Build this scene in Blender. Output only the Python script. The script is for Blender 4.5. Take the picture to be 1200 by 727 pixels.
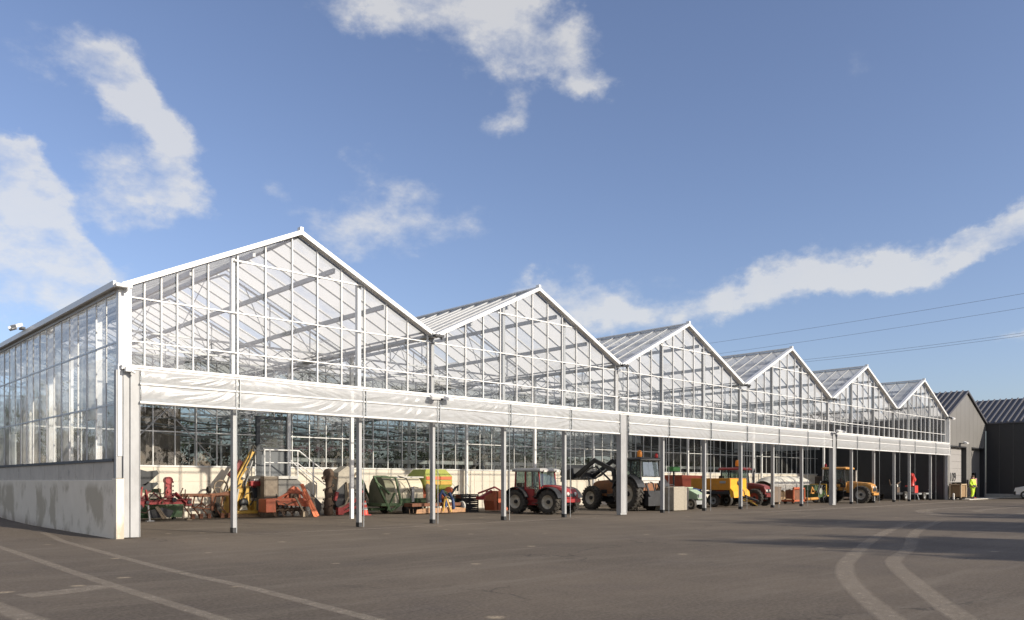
import bpy, bmesh, math, random
from mathutils import Vector, Matrix, Euler
R = math.radians
random.seed(7)
scene = bpy.context.scene
COL = scene.collection
for o in list(bpy.data.objects): bpy.data.objects.remove(o)

# ------------------------------------------------------------------ camera
cam_d = bpy.data.cameras.new('camera'); cam = bpy.data.objects.new('camera', cam_d); COL.objects.link(cam)
CAMX, CAMY, CAMZ = -6.47, -20.78, 1.4
cam.location = (CAMX, CAMY, CAMZ)
cam.rotation_euler = (R(90), 0, -math.atan2(.690, .724))
cam_d.sensor_width = 36; cam_d.lens = 28.02; cam_d.shift_y = .167
cam_d.clip_start = .1; cam_d.clip_end = 3000
scene.camera = cam
# ------------------------------------------------------------------ light
SUN_EL, SUN_AZ = 22.0, 161.0          # azimuth clockwise from +Y
sd = Vector((math.sin(R(SUN_AZ))*math.cos(R(SUN_EL)), math.cos(R(SUN_AZ))*math.cos(R(SUN_EL)), math.sin(R(SUN_EL))))
sl = bpy.data.lights.new('sun', 'SUN'); sl.energy = 4.8; sl.angle = R(.55); sl.color = (1, .90, .76)
so = bpy.data.objects.new('sun', sl); COL.objects.link(so)
so.rotation_euler = sd.to_track_quat('Z', 'Y').to_euler(); so.location = (20, -40, 30)
W = bpy.data.worlds.new('World'); scene.world = W; W.use_nodes = True
wn, wl = W.node_tree.nodes, W.node_tree.links; wn.clear()
def WN(t, **k):
    n = wn.new(t)
    for a, b in k.items(): setattr(n, a, b)
    return n
sky = WN('ShaderNodeTexSky', sky_type='NISHITA', sun_disc=False)
sky.sun_elevation = R(SUN_EL); sky.sun_rotation = R(SUN_AZ)
sky.altitude = 100; sky.air_density = 1.0; sky.dust_density = 1.2; sky.ozone_density = 1.6
hsv = WN('ShaderNodeHueSaturation'); hsv.inputs['Saturation'].default_value = .87; hsv.inputs['Value'].default_value = 1.0
wl.new(sky.outputs[0], hsv.inputs['Color'])
bgs = WN('ShaderNodeBackground'); bgs.inputs['Strength'].default_value = .110
tint = WN('ShaderNodeMix', data_type='RGBA', blend_type='MULTIPLY'); tint.inputs['Factor'].default_value = 1; tint.inputs['B'].default_value = (1.0, 1.04, 1.25, 1)
wl.new(hsv.outputs[0], tint.inputs['A']); wl.new(tint.outputs['Result'], bgs.inputs['Color'])
# clouds: soft patches at fixed compass directions, broken up by noise
tc = WN('ShaderNodeTexCoord')
nrm = WN('ShaderNodeVectorMath', operation='NORMALIZE'); wl.new(tc.outputs['Generated'], nrm.inputs[0])
def wnoise(scale, detail, rough, squash, dist=0.):
    mp = WN('ShaderNodeMapping'); mp.inputs['Scale'].default_value = (1, 1, squash)
    wl.new(nrm.outputs[0], mp.inputs['Vector'])
    n = WN('ShaderNodeTexNoise'); n.inputs['Scale'].default_value = scale; n.inputs['Detail'].default_value = detail
    n.inputs['Roughness'].default_value = rough; n.inputs['Distortion'].default_value = dist
    wl.new(mp.outputs[0], n.inputs['Vector']); return n
def wm(op, a, b=None, clamp=False):
    n = WN('ShaderNodeMath', operation=op, use_clamp=clamp)
    for i, v in enumerate((a, b)):
        if v is None: continue
        if isinstance(v, (int, float)): n.inputs[i].default_value = v
        else: wl.new(v, n.inputs[i])
    return n.outputs[0]
warp = wnoise(5.5, 8, .62, 1.3)
wsub = WN('ShaderNodeVectorMath', operation='SUBTRACT'); wsub.inputs[1].default_value = (.5, .5, .5)
wl.new(warp.outputs['Color'], wsub.inputs[0])
wsc = WN('ShaderNodeVectorMath', operation='SCALE'); wsc.inputs['Scale'].default_value = .15; wl.new(wsub.outputs[0], wsc.inputs[0])
wdir = WN('ShaderNodeVectorMath', operation='ADD'); wl.new(nrm.outputs[0], wdir.inputs[0]); wl.new(wsc.outputs[0], wdir.inputs[1])
def sky_dir(px, py):
    k, m = (px-600)/934., (564-py)/934.
    return Vector((.690+.724*k, .724-.690*k, m)).normalized()
def cloud(px, py, rx, ry, tilt, dens):
    c = sky_dir(px, py); t = Vector((c.y, -c.x, 0)).normalized(); s = t.cross(c).normalized()
    if s.z < 0: s = -s
    a = R(tilt); t2 = t*math.cos(a)+s*math.sin(a); s2 = -t*math.sin(a)+s*math.cos(a)
    d = WN('ShaderNodeVectorMath', operation='SUBTRACT'); wl.new(wdir.outputs[0], d.inputs[0]); d.inputs[1].default_value = c
    q = []
    for v, r in ((t2, rx), (s2, ry)):
        n = WN('ShaderNodeVectorMath', operation='DOT_PRODUCT'); wl.new(d.outputs[0], n.inputs[0]); n.inputs[1].default_value = v/r
        q.append(wm('POWER', wm('ABSOLUTE', n.outputs['Value']), 2.0))
    f = WN('ShaderNodeVectorMath', operation='DOT_PRODUCT'); wl.new(nrm.outputs[0], f.inputs[0]); f.inputs[1].default_value = c
    front = wm('GREATER_THAN', f.outputs['Value'], .2)
    v = wm('SUBTRACT', 1.0, wm('SQRT', wm('ADD', q[0], q[1])), True)
    return wm('MULTIPLY', wm('MULTIPLY', v, dens), front)
blobs = [  # px, py, rx, ry, tilt, density
    (8, 252, .10, .065, -28, 3.4), (-30, 300, .16, .08, 0, 3.4),
    (125, 88, .065, .060, -30, 1.6), (60, 35, .08, .04, 50, .7), (150, 135, .09, .06, -45, 1.1), (210, 180, .075, .035, -65, 1.2),
    (120, 228, .12, .04, 8, .75), (195, 225, .07, .05, 30, .6), (310, 225, .05, .035, 60, .7),
    (550, 15, .16, .085, -14, 1.5), (640, 45, .09, .07, -30, 1.1), (420, 0, .09, .03, 0, .7), (692, 92, .05, .03, 30, .9), (585, 142, .05, .03, 20, .9),
    (440, 262, .17, .055, 3, .95), (420, 190, .05, .04, 60, .65), (640, 345, .05, .03, 0, .4),
    (860, 348, .24, .040, 7, .78), (1130, 290, .16, .036, 15, 1.1), (1195, 262, .08, .035, 20, 1.1), (720, 360, .17, .06, 5, .95), (980, 322, .20, .035, 8, .8), (640, 350, .10, .05, 0, .7),
    (1190, 392, .06, .02, 8, 1.0), (990, 75, .04, .02, 30, .18)]
tot = None
FILL_BANKS = [(-1.0, .25, .42, .62, .42, 2.2), (-.85, -.62, .55, .6, .45, 2.2), (-.2, -1.0, .75, .55, .4, 2.0), (-.75, .85, .75, .40, .28, 1.8), (-.2, .05, 1.0, .40, .35, 1.5)]   # unseen bright cloud banks, added out of frame as fill light
for b in blobs:
    v = cloud(*b); tot = v if tot is None else wm('ADD', tot, v)
fine = wnoise(15, 9, .60, 1.7); mid = wnoise(6, 6, .55, 1.7)
for bx, by, bz, rx, ry, dn in FILL_BANKS:
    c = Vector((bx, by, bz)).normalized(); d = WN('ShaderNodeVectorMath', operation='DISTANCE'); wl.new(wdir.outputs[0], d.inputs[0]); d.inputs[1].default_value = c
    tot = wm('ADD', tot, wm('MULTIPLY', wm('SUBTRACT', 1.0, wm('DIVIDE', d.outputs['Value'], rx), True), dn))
nn = wm('ADD', wm('MULTIPLY', fine.outputs['Fac'], .95), wm('MULTIPLY', mid.outputs['Fac'], .75))
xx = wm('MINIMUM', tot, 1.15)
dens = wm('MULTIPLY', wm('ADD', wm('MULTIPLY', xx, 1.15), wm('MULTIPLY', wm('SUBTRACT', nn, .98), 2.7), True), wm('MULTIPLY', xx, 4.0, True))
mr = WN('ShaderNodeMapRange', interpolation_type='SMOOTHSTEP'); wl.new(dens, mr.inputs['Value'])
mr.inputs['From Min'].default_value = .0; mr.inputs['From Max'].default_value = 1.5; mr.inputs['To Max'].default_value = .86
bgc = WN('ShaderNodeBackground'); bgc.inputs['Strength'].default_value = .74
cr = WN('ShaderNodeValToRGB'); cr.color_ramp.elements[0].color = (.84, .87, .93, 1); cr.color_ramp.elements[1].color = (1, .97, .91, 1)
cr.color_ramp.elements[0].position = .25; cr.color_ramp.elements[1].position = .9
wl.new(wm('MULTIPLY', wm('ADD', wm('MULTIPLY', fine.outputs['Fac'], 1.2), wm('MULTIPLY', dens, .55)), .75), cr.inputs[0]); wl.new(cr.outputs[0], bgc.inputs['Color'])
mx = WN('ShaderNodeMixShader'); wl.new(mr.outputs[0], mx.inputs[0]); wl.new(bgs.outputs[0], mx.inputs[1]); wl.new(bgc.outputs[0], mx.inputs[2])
wo = WN('ShaderNodeOutputWorld'); wl.new(mx.outputs[0], wo.inputs[0])
vs = scene.view_settings; vs.view_transform = 'Standard'; vs.look = 'None'; vs.gamma = 1; vs.use_curve_mapping = False; vs.exposure = .25
scene.render.engine = 'CYCLES'
cy = scene.cycles; cy.max_bounces = 24; cy.transparent_max_bounces = 48; cy.diffuse_bounces = 4; cy.glossy_bounces = 4; cy.transmission_bounces = 12
cy.use_denoising = True; cy.caustics_reflective = False; cy.caustics_refractive = False; cy.sample_clamp_indirect = 6

# ------------------------------------------------------------------ mesh helpers
def hsh(s): 
    v = 0
    for c in s: v = (v*131+ord(c)) % 9973
    return v
class MB:
    def __init__(s): s.v = []; s.f = []; s.sm = []
    def add(s, vs, fs, smooth=False):
        n = len(s.v); s.v += [Vector(v) for v in vs]; s.f += [tuple(i+n for i in f) for f in fs]; s.sm += [smooth]*len(fs); return s
    def box(s, x0, x1, y0, y1, z0, z1, rot=None, piv=None):
        vs = [Vector((x, y, z)) for z in (z0, z1) for x, y in ((x0, y0), (x1, y0), (x1, y1), (x0, y1))]
        if rot:
            m = Euler([R(a) for a in rot]).to_matrix(); c = Vector(piv) if piv else Vector(((x0+x1)/2, (y0+y1)/2, (z0+z1)/2))
            vs = [m @ (v-c)+c for v in vs]
        return s.add(vs, [(3,2,1,0), (4,5,6,7), (0,1,5,4), (1,2,6,5), (2,3,7,6), (3,0,4,7)])
    def bar(s, p, q, w, h=None, up=(0, 0, 1)):
        h = h or w; p, q = Vector(p), Vector(q); d = (q-p).normalized(); u = Vector(up)
        if abs(d.dot(u)) > .98: u = Vector((0, 1, 0))
        a = d.cross(u).normalized()*(w/2); b = a.cross(d).normalized()*(h/2)
        vs = [p-a-b, p+a-b, p+a+b, p-a+b, q-a-b, q+a-b, q+a+b, q-a+b]
        return s.add(vs, [(0,1,2,3), (7,6,5,4), (1,0,4,5), (2,1,5,6), (3,2,6,7), (0,3,7,4)])
    def tube(s, pts, r, n=8, caps=True):
        pts = [Vector(p) for p in pts]; rs = r if isinstance(r, (list, tuple)) else [r]*len(pts); vs = []; fs = []; prev = None
        for i, p in enumerate(pts):
            d = (pts[min(i+1, len(pts)-1)]-pts[max(i-1, 0)]).normalized()
            if prev is None:
                a = d.cross(Vector((0, 0, 1)) if abs(d.z) < .9 else Vector((0, 1, 0))).normalized()
            else:
                a = (prev-d*prev.dot(d)); a = a.normalized() if a.length > 1e-6 else d.orthogonal().normalized()
            prev = a; b = d.cross(a)
            for k in range(n):
                t = 2*math.pi*k/n; vs.append(p+(a*math.cos(t)+b*math.sin(t))*rs[i])
        for i in range(len(pts)-1):
            for k in range(n):
                fs.append((i*n+k, i*n+(k+1) % n, (i+1)*n+(k+1) % n, (i+1)*n+k))
        s.add(vs, fs, True)
        if caps:
            m = len(pts)-1
            s.add(vs[:n], [tuple(reversed(range(n)))]); s.add(vs[m*n:], [tuple(range(n))])
        return s
    def cyl(s, p, q, r, n=20): return s.tube([p, q], r, n)
    def lathe(s, c, ax, prof, n=24):       # prof: (radius, offset along axis)
        c = Vector(c); ax = Vector(ax).normalized(); a = ax.orthogonal().normalized(); b = ax.cross(a); vs = []; fs = []
        for r, o in prof:
            for k in range(n):
                t = 2*math.pi*k/n; vs.append(c+ax*o+(a*math.cos(t)+b*math.sin(t))*max(r, 1e-4))
        for i in range(len(prof)-1):
            for k in range(n): fs.append((i*n+k, i*n+(k+1) % n, (i+1)*n+(k+1) % n, (i+1)*n+k))
        return s.add(vs, fs, True)
    def prism(s, poly, axis, a, b):        # polygon in the other two axes, extruded a..b
        n = len(poly)
        def mk(u, v, w): return {'x': (w, u, v), 'y': (u, w, v), 'z': (u, v, w)}[axis]
        vs = [mk(u, v, a) for u, v in poly]+[mk(u, v, b) for u, v in poly]
        return s.add(vs, [tuple(range(n)), tuple(reversed(range(n, 2*n)))]+[(i, n+i, n+(i+1) % n, (i+1) % n) for i in range(n)])
    def blob(s, c, r, seg=12, rings=8):
        c = Vector(c); r = Vector((r, r, r)) if isinstance(r, (int, float)) else Vector(r); vs = []; fs = []
        for i in range(rings+1):
            ph = math.pi*i/rings
            for k in range(seg):
                t = 2*math.pi*k/seg
                vs.append(c+Vector((r.x*math.sin(ph)*math.cos(t), r.y*math.sin(ph)*math.sin(t), r.z*math.cos(ph))))
        for i in range(rings):
            for k in range(seg): fs.append((i*seg+k, (i+1)*seg+k, (i+1)*seg+(k+1) % seg, i*seg+(k+1) % seg))
        return s.add(vs, fs, True)
    def quad(s, a, b, c, d): return s.add([a, b, c, d], [(0, 1, 2, 3)])
    def grid(s, fn, nu, nv, smooth=True):
        vs = [fn(i/nu, j/nv) for j in range(nv+1) for i in range(nu+1)]
        return s.add(vs, [(j*(nu+1)+i, j*(nu+1)+i+1, (j+1)*(nu+1)+i+1, (j+1)*(nu+1)+i) for j in range(nv) for i in range(nu)], smooth)
    def build(s, name, m, parent=None, bevel=0, clean=True):
        me = bpy.data.meshes.new(name); me.from_pydata([tuple(v) for v in s.v], [], s.f)
        me.polygons.foreach_set('use_smooth', s.sm)
        if clean:
            bm = bmesh.new(); bm.from_mesh(me); bmesh.ops.recalc_face_normals(bm, faces=bm.faces); bm.to_mesh(me); bm.free()
        me.materials.append(m); me.update()
        o = bpy.data.objects.new(name, me); COL.objects.link(o)
        if parent: o.parent = parent
        if bevel:
            b = o.modifiers.new('bevel', 'BEVEL'); b.width = bevel; b.segments = 2; b.limit_method = 'ANGLE'; b.angle_limit = R(50)
        return o
def tag(o, label=None, cat=None, group=None, kind=None):
    for k, v in (('label', label), ('category', cat), ('group', group), ('kind', kind)):
        if v: o[k] = v
    return o
def thing(name, label, cat, loc=(0, 0, 0), rz=0, group=None):
    o = bpy.data.objects.new(name, None); COL.objects.link(o); o.location = loc; o.rotation_euler = (0, 0, R(rz)); o.empty_display_size = .2
    return tag(o, label, cat, group)
def copy_tree(o, parent=None):
    c = o.copy(); COL.objects.link(c); c.parent = parent
    for ch in list(o.children): copy_tree(ch, c)
    return c

# ------------------------------------------------------------------ materials
MATS = {}
def newmat(name):
    m = bpy.data.materials.new(name); m.use_nodes = True; nt = m.node_tree; nt.nodes.clear(); return m, nt.nodes, nt.links
def paint(name, col, rough=.5, metal=0., var=.25, dirt=0., dirtcol=(.10, .075, .05), scale=3., bump=.0, bscale=40., spec=.5, stretch=(1, 1, 1)):
    if name in MATS: return MATS[name]
    m, n, l = newmat(name)
    out = n.new('ShaderNodeOutputMaterial'); p = n.new('ShaderNodeBsdfPrincipled'); l.new(p.outputs[0], out.inputs[0])
    t = n.new('ShaderNodeTexCoord'); mp = n.new('ShaderNodeMapping'); mp.inputs['Scale'].default_value = stretch; l.new(t.outputs['Object'], mp.inputs[0])
    nz = n.new('ShaderNodeTexNoise'); nz.inputs['Scale'].default_value = scale; nz.inputs['Detail'].default_value = 7; nz.inputs['Roughness'].default_value = .65; l.new(mp.outputs[0], nz.inputs['Vector'])
    r = n.new('ShaderNodeValToRGB'); a = tuple(c*(1-var) for c in col); b = tuple(min(1, c*(1+var*.5)) for c in col)
    r.color_ramp.elements[0].color = (*a, 1); r.color_ramp.elements[1].color = (*b, 1); r.color_ramp.elements[0].position = .3; r.color_ramp.elements[1].position = .7
    l.new(nz.outputs['Fac'], r.inputs[0]); c = r.outputs[0]
    dirt = min(1.0, dirt*1.5)
    if dirt:
        nd = n.new('ShaderNodeTexNoise'); nd.inputs['Scale'].default_value = scale*1.7; nd.inputs['Detail'].default_value = 9; nd.inputs['Roughness'].default_value = .75; l.new(mp.outputs[0], nd.inputs['Vector'])
        rr = n.new('ShaderNodeMapRange'); rr.inputs['From Min'].default_value = .62-dirt*.35; rr.inputs['From Max'].default_value = .75; rr.inputs['To Max'].default_value = .85; l.new(nd.outputs['Fac'], rr.inputs['Value'])
        mxx = n.new('ShaderNodeMix'); mxx.data_type = 'RGBA'; l.new(rr.outputs[0], mxx.inputs['Factor']); l.new(c, mxx.inputs['A']); mxx.inputs['B'].default_value = (*dirtcol, 1); c = mxx.outputs['Result']
    l.new(c, p.inputs['Base Color']); p.inputs['Metallic'].default_value = metal
    p.inputs['Specular IOR Level'].default_value = spec
    rm = n.new('ShaderNodeMapRange'); rm.inputs['To Min'].default_value = max(0, rough-.12); rm.inputs['To Max'].default_value = min(1, rough+.12); l.new(nz.outputs['Fac'], rm.inputs['Value']); l.new(rm.outputs[0], p.inputs['Roughness'])
    if bump:
        nb = n.new('ShaderNodeTexNoise'); nb.inputs['Scale'].default_value = bscale; nb.inputs['Detail'].default_value = 5; l.new(mp.outputs[0], nb.inputs['Vector'])
        bp = n.new('ShaderNodeBump'); bp.inputs['Strength'].default_value = bump; bp.inputs['Distance'].default_value = .02; l.new(nb.outputs['Fac'], bp.inputs['Height']); l.new(bp.outputs[0], p.inputs['Normal'])
    MATS[name] = m; return m
def glassmat(name, tint, refl=1.0, dirt=.08, dcol=(.6, .6, .58), rough=.03, tsh=.5, pane=None):
    m, n, l = newmat(name)
    out = n.new('ShaderNodeOutputMaterial'); tr = n.new('ShaderNodeBsdfTransparent'); tr.inputs[0].default_value = (*tint, 1)
    gl = n.new('ShaderNodeBsdfGlossy'); gl.inputs['Roughness'].default_value = rough; gl.inputs['Color'].default_value = (1, 1, 1, 1)
    lw = n.new('ShaderNodeLayerWeight'); lw.inputs['Blend'].default_value = .5
    p5 = n.new('ShaderNodeMath'); p5.operation = 'POWER'; p5.inputs[1].default_value = 4.2; l.new(lw.outputs['Facing'], p5.inputs[0])
    ma = n.new('ShaderNodeMath'); ma.operation = 'MULTIPLY_ADD'; ma.inputs[1].default_value = .85*refl; ma.inputs[2].default_value = .07*refl; ma.use_clamp = True; l.new(p5.outputs[0], ma.inputs[0])
    mx1 = n.new('ShaderNodeMixShader'); l.new(ma.outputs[0], mx1.inputs[0]); l.new(tr.outputs[0], mx1.inputs[1]); l.new(gl.outputs[0], mx1.inputs[2])
    # per-pane tilt so reflections break from pane to pane
    g = n.new('ShaderNodeNewGeometry'); nz = n.new('ShaderNodeTexNoise'); nz.inputs['Scale'].default_value = .9; nz.inputs['Detail'].default_value = 3; l.new(g.outputs['Position'], nz.inputs['Vector'])
    bp = n.new('ShaderNodeBump'); bp.inputs['Strength'].default_value = .25; bp.inputs['Distance'].default_value = .05; l.new(nz.outputs['Fac'], bp.inputs['Height']); l.new(bp.outputs[0], gl.inputs['Normal'])
    df = n.new('ShaderNodeBsdfDiffuse'); df.inputs[0].default_value = (*dcol, 1); tl = n.new('ShaderNodeBsdfTranslucent'); tl.inputs[0].default_value = (*dcol, 1)
    m2 = n.new('ShaderNodeMixShader'); m2.inputs[0].default_value = tsh; l.new(df.outputs[0], m2.inputs[1]); l.new(tl.outputs[0], m2.inputs[2])
    n2 = n.new('ShaderNodeTexNoise'); n2.inputs['Scale'].default_value = 1.6; n2.inputs['Detail'].default_value = 8; n2.inputs['Roughness'].default_value = .7; l.new(g.outputs['Position'], n2.inputs['Vector'])
    mr = n.new('ShaderNodeMapRange'); mr.inputs['From Min'].default_value = .3; mr.inputs['From Max'].default_value = .75; mr.inputs['To Min'].default_value = dirt*.8; mr.inputs['To Max'].default_value = dirt*1.25; l.new(n2.outputs['Fac'], mr.inputs['Value'])
    fac = mr.outputs[0]
    if pane:
        sn = n.new('ShaderNodeVectorMath'); sn.operation = 'SNAP'; sn.inputs[1].default_value = pane; l.new(g.outputs['Position'], sn.inputs[0])
        wn_ = n.new('ShaderNodeTexWhiteNoise'); l.new(sn.outputs[0], wn_.inputs['Vector'])
        v = n.new('ShaderNodeVectorMath'); v.operation = 'MULTIPLY_ADD'; v.inputs[1].default_value = (.035, .035, .035); l.new(wn_.outputs['Color'], v.inputs[0]); l.new(bp.outputs[0], v.inputs[2])
        vn = n.new('ShaderNodeVectorMath'); vn.operation = 'NORMALIZE'; l.new(v.outputs[0], vn.inputs[0]); l.new(vn.outputs[0], gl.inputs['Normal'])
        k1 = n.new('ShaderNodeMath'); k1.operation = 'MULTIPLY_ADD'; k1.inputs[1].default_value = .9; k1.inputs[2].default_value = .55; l.new(wn_.outputs['Value'], k1.inputs[0])
        k2 = n.new('ShaderNodeMath'); k2.operation = 'MULTIPLY'; k2.use_clamp = True; l.new(k1.outputs[0], k2.inputs[0]); l.new(fac, k2.inputs[1]); fac = k2.outputs[0]
    m3 = n.new('ShaderNodeMixShader'); l.new(fac, m3.inputs[0]); l.new(mx1.outputs[0], m3.inputs[1]); l.new(m2.outputs[0], m3.inputs[2]); l.new(m3.outputs[0], out.inputs[0])
    return m
def film(name, col, trans=.45, rough=.35, clear=.0):
    m, n, l = newmat(name)
    out = n.new('ShaderNodeOutputMaterial'); p = n.new('ShaderNodeBsdfPrincipled'); p.inputs['Base Color'].default_value = (*col, 1); p.inputs['Roughness'].default_value = rough
    tl = n.new('ShaderNodeBsdfTranslucent'); tl.inputs[0].default_value = (*col, 1)
    t = n.new('ShaderNodeTexCoord'); nz = n.new('ShaderNodeTexNoise'); nz.inputs['Scale'].default_value = 6; nz.inputs['Detail'].default_value = 6; l.new(t.outputs['Object'], nz.inputs['Vector'])
    rr = n.new('ShaderNodeValToRGB'); rr.color_ramp.elements[0].color = (*[c*.88 for c in col], 1); rr.color_ramp.elements[1].color = (*col, 1); l.new(nz.outputs['Fac'], rr.inputs[0]); l.new(rr.outputs[0], p.inputs['Base Color'])
    mm = n.new('ShaderNodeMixShader'); mm.inputs[0].default_value = trans; l.new(p.outputs[0], mm.inputs[1]); l.new(tl.outputs[0], mm.inputs[2]); tp = n.new('ShaderNodeBsdfTransparent'); m4 = n.new('ShaderNodeMixShader'); m4.inputs[0].default_value = clear; l.new(mm.outputs[0], m4.inputs[1]); l.new(tp.outputs[0], m4.inputs[2]); l.new(m4.outputs[0], out.inputs[0]); return m

white = paint('white_steel', (.74, .74, .725), .4, 0, .10, .06, (.56, .53, .47), 2.2)
galv = paint('galvanised', (.37, .375, .375), .55, .1, .25, 0, scale=2.2, stretch=(1, 1, .4))
galvd = paint('galvanised_dull', (.36, .38, .39), .5, .25, .18, 0, scale=1.5)
galvdk = paint('galvanised_inner', (.22, .23, .235), .55, .3, .25)
galvl = paint('galvanised_light', (.42, .43, .44), .5, .1, .1)
dksteel = paint('dark_steel', (.03, .032, .036), .5, .2, .3)
black = paint('black_rubber', (.022, .020, .018), .8, 0, .4, .42, (.115, .10, .08), 6)
soil = paint('soil_metal', (.10, .065, .045), .8, .2, .5, .4, (.16, .11, .07), 6, bump=.5)
conc = None

# ------------------------------------------------------------------ ground
def ground_mat():
    m, n, l = newmat('asphalt'); out = n.new('ShaderNodeOutputMaterial'); p = n.new('ShaderNodeBsdfPrincipled'); l.new(p.outputs[0], out.inputs[0])
    g = n.new('ShaderNodeNewGeometry')
    def noise(sc, det=6, ro=.6, st=(1, 1, 1), dist=0, rot=0):
        mp = n.new('ShaderNodeMapping'); mp.inputs['Scale'].default_value = st; mp.inputs['Rotation'].default_value = (0, 0, R(rot)); l.new(g.outputs['Position'], mp.inputs[0])
        x = n.new('ShaderNodeTexNoise'); x.inputs['Scale'].default_value = sc; x.inputs['Detail'].default_value = det; x.inputs['Roughness'].default_value = ro; x.inputs['Distortion'].default_value = dist
        l.new(mp.outputs[0], x.inputs[0]); return x.outputs['Fac']
    def ramp(v, a, b, ca, cb):
        r = n.new('ShaderNodeValToRGB'); r.color_ramp.elements[0].position = a; r.color_ramp.elements[1].position = b
        r.color_ramp.elements[0].color = (*ca, 1); r.color_ramp.elements[1].color = (*cb, 1); l.new(v, r.inputs[0]); return r.outputs[0]
    def mix(f, a, b, mode='MIX'):
        x = n.new('ShaderNodeMix'); x.data_type = 'RGBA'; x.blend_type = mode
        if isinstance(f, float): x.inputs['Factor'].default_value = f
        else: l.new(f, x.inputs['Factor'])
        for s, v in (('A', a), ('B', b)):
            if isinstance(v, tuple): x.inputs[s].default_value = (*v, 1)
            else: l.new(v, x.inputs[s])
        return x.outputs['Result']
    def rng(v, a, b, c=0., d=1.):
        r = n.new('ShaderNodeMapRange'); r.inputs['From Min'].default_value = a; r.inputs['From Max'].default_value = b; r.inputs['To Min'].default_value = c; r.inputs['To Max'].default_value = d; l.new(v, r.inputs['Value']); return r.outputs[0]
    base = ramp(noise(.16, 10, .68, dist=.4), .36, .66, (.072, .058, .042), (.140, .112, .080))
    c = mix(rng(noise(.6, 9, .75, (.3, 2.2, 1), .6, -12), .50, .72, 0, .6), base, (.20, .17, .13))      # dusty swept bands
    c = mix(rng(noise(.42, 7, .65, (1, 1, 1), .2), .54, .70, 0, .55), c, (.068, .056, .048))
    c = mix(rng(noise(22, 4, .75), .38, .70, 0, .9), c, mix(.5, c, (.27, .225, .185)))        # aggregate
    c = mix(rng(noise(120, 2, .6), .55, .8, 0, .55), c, (.028, .024, .022))
    w = n.new('ShaderNodeTexVoronoi'); w.feature = 'DISTANCE_TO_EDGE'; w.inputs['Scale'].default_value = .16
    wn_ = n.new('ShaderNodeTexNoise'); wn_.inputs['Scale'].default_value = 1.3; wn_.inputs['Detail'].default_value = 8; l.new(g.outputs['Position'], wn_.inputs[0])
    wa = n.new('ShaderNodeVectorMath'); wa.operation = 'MULTIPLY_ADD'; wa.inputs[1].default_value = (1.6, 1.6, 0); l.new(wn_.outputs['Color'], wa.inputs[0]); l.new(g.outputs['Position'], wa.inputs[2]); l.new(wa.outputs[0], w.inputs['Vector'])
    cm = n.new('ShaderNodeMath'); cm.operation = 'MULTIPLY'; l.new(rng(w.outputs['Distance'], .002, .006, 1, 0), cm.inputs[0]); l.new(rng(noise(.25, 3, .5), .5, .62, 0, .55), cm.inputs[1])
    c = mix(cm.outputs[0], c, (.035, .03, .026))
    c = mix(rng(noise(1.1, 4, .5, (1, 1, 1), .5), .70, .78, 0, .5), c, (.045, .038, .033))
    # scattered crumbs of dry earth and leaves
    vo = n.new('ShaderNodeTexVoronoi'); vo.inputs['Scale'].default_value = 1.3; vo.inputs['Randomness'].default_value = 1
    nzw = n.new('ShaderNodeTexNoise'); nzw.inputs['Scale'].default_value = 9; nzw.inputs['Detail'].default_value = 4; l.new(g.outputs['Position'], nzw.inputs[0])
    ad = n.new('ShaderNodeMix'); ad.data_type = 'VECTOR'; ad.inputs['Factor'].default_value = .06; l.new(g.outputs['Position'], ad.inputs['A']); l.new(nzw.outputs['Color'], ad.inputs['B'])
    l.new(ad.outputs['Result'], vo.inputs['Vector'])
    spot = rng(vo.outputs['Distance'], .07, .15, 1, 0)
    sel = n.new('ShaderNodeSeparateColor'); l.new(vo.outputs['Color'], sel.inputs[0]); selm = n.new('ShaderNodeMath'); selm.operation = 'GREATER_THAN'; selm.inputs[1].default_value = .80; l.new(sel.outputs[0], selm.inputs[0])
    sm = n.new('ShaderNodeMath'); sm.operation = 'MULTIPLY'; l.new(spot, sm.inputs[0]); l.new(selm.outputs[0], sm.inputs[1])
    sm2 = n.new('ShaderNodeMath'); sm2.operation = 'MULTIPLY'; l.new(sm.outputs[0], sm2.inputs[0]); l.new(rng(noise(30, 3, .7), .35, .55, 0, 1.0), sm2.inputs[1])
    c = mix(sm2.outputs[0], c, (.36, .29, .20))
    l.new(c, p.inputs['Base Color']); l.new(rng(noise(3, 5, .6), .3, .7, .82, .95), p.inputs['Roughness']); p.inputs['Specular IOR Level'].default_value = .25
    bp = n.new('ShaderNodeBump'); bp.inputs['Strength'].default_value = .5; bp.inputs['Distance'].default_value = .006; l.new(noise(90, 4, .7), bp.inputs['Height']); l.new(bp.outputs[0], p.inputs['Normal'])
    return m
asph = ground_mat()
def sstep(a, b, x):
    t = max(0, min(1, (x-a)/(b-a))); return t*t*(3-2*t)
def gz(x, y):     # the yard rises gently along the left-hand side wall
    return .040*max(0, min(y, 30))*(1-sstep(-1.2, .02, x))*1.0
xs = [-900, -300, -120, -60, -30, -20, -12, -8, -5, -3.5, -2.4, -1.6, -1.2, -.9, -.6, -.35, -.1, .03, 2, 8, 20, 40, 60, 75, 90, 120, 300, 900]
ys = [-900, -200, -80, -50, -40, -30, -24, -20, -16, -12, -8, -4, -2, -1, 0, 2, 4, 6, 9, 12, 16, 20, 25, 30, 36, 45, 80, 200, 900]
g = MB(); g.v = [Vector((x, y, gz(x, y))) for y in ys for x in xs]; nx = len(xs)
g.f = [(j*nx+i, j*nx+i+1, (j+1)*nx+i+1, (j+1)*nx+i) for j in range(len(ys)-1) for i in range(nx-1)]; g.sm = [True]*len(g.f)
tag(g.build('ground', asph), kind='structure')
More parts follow.
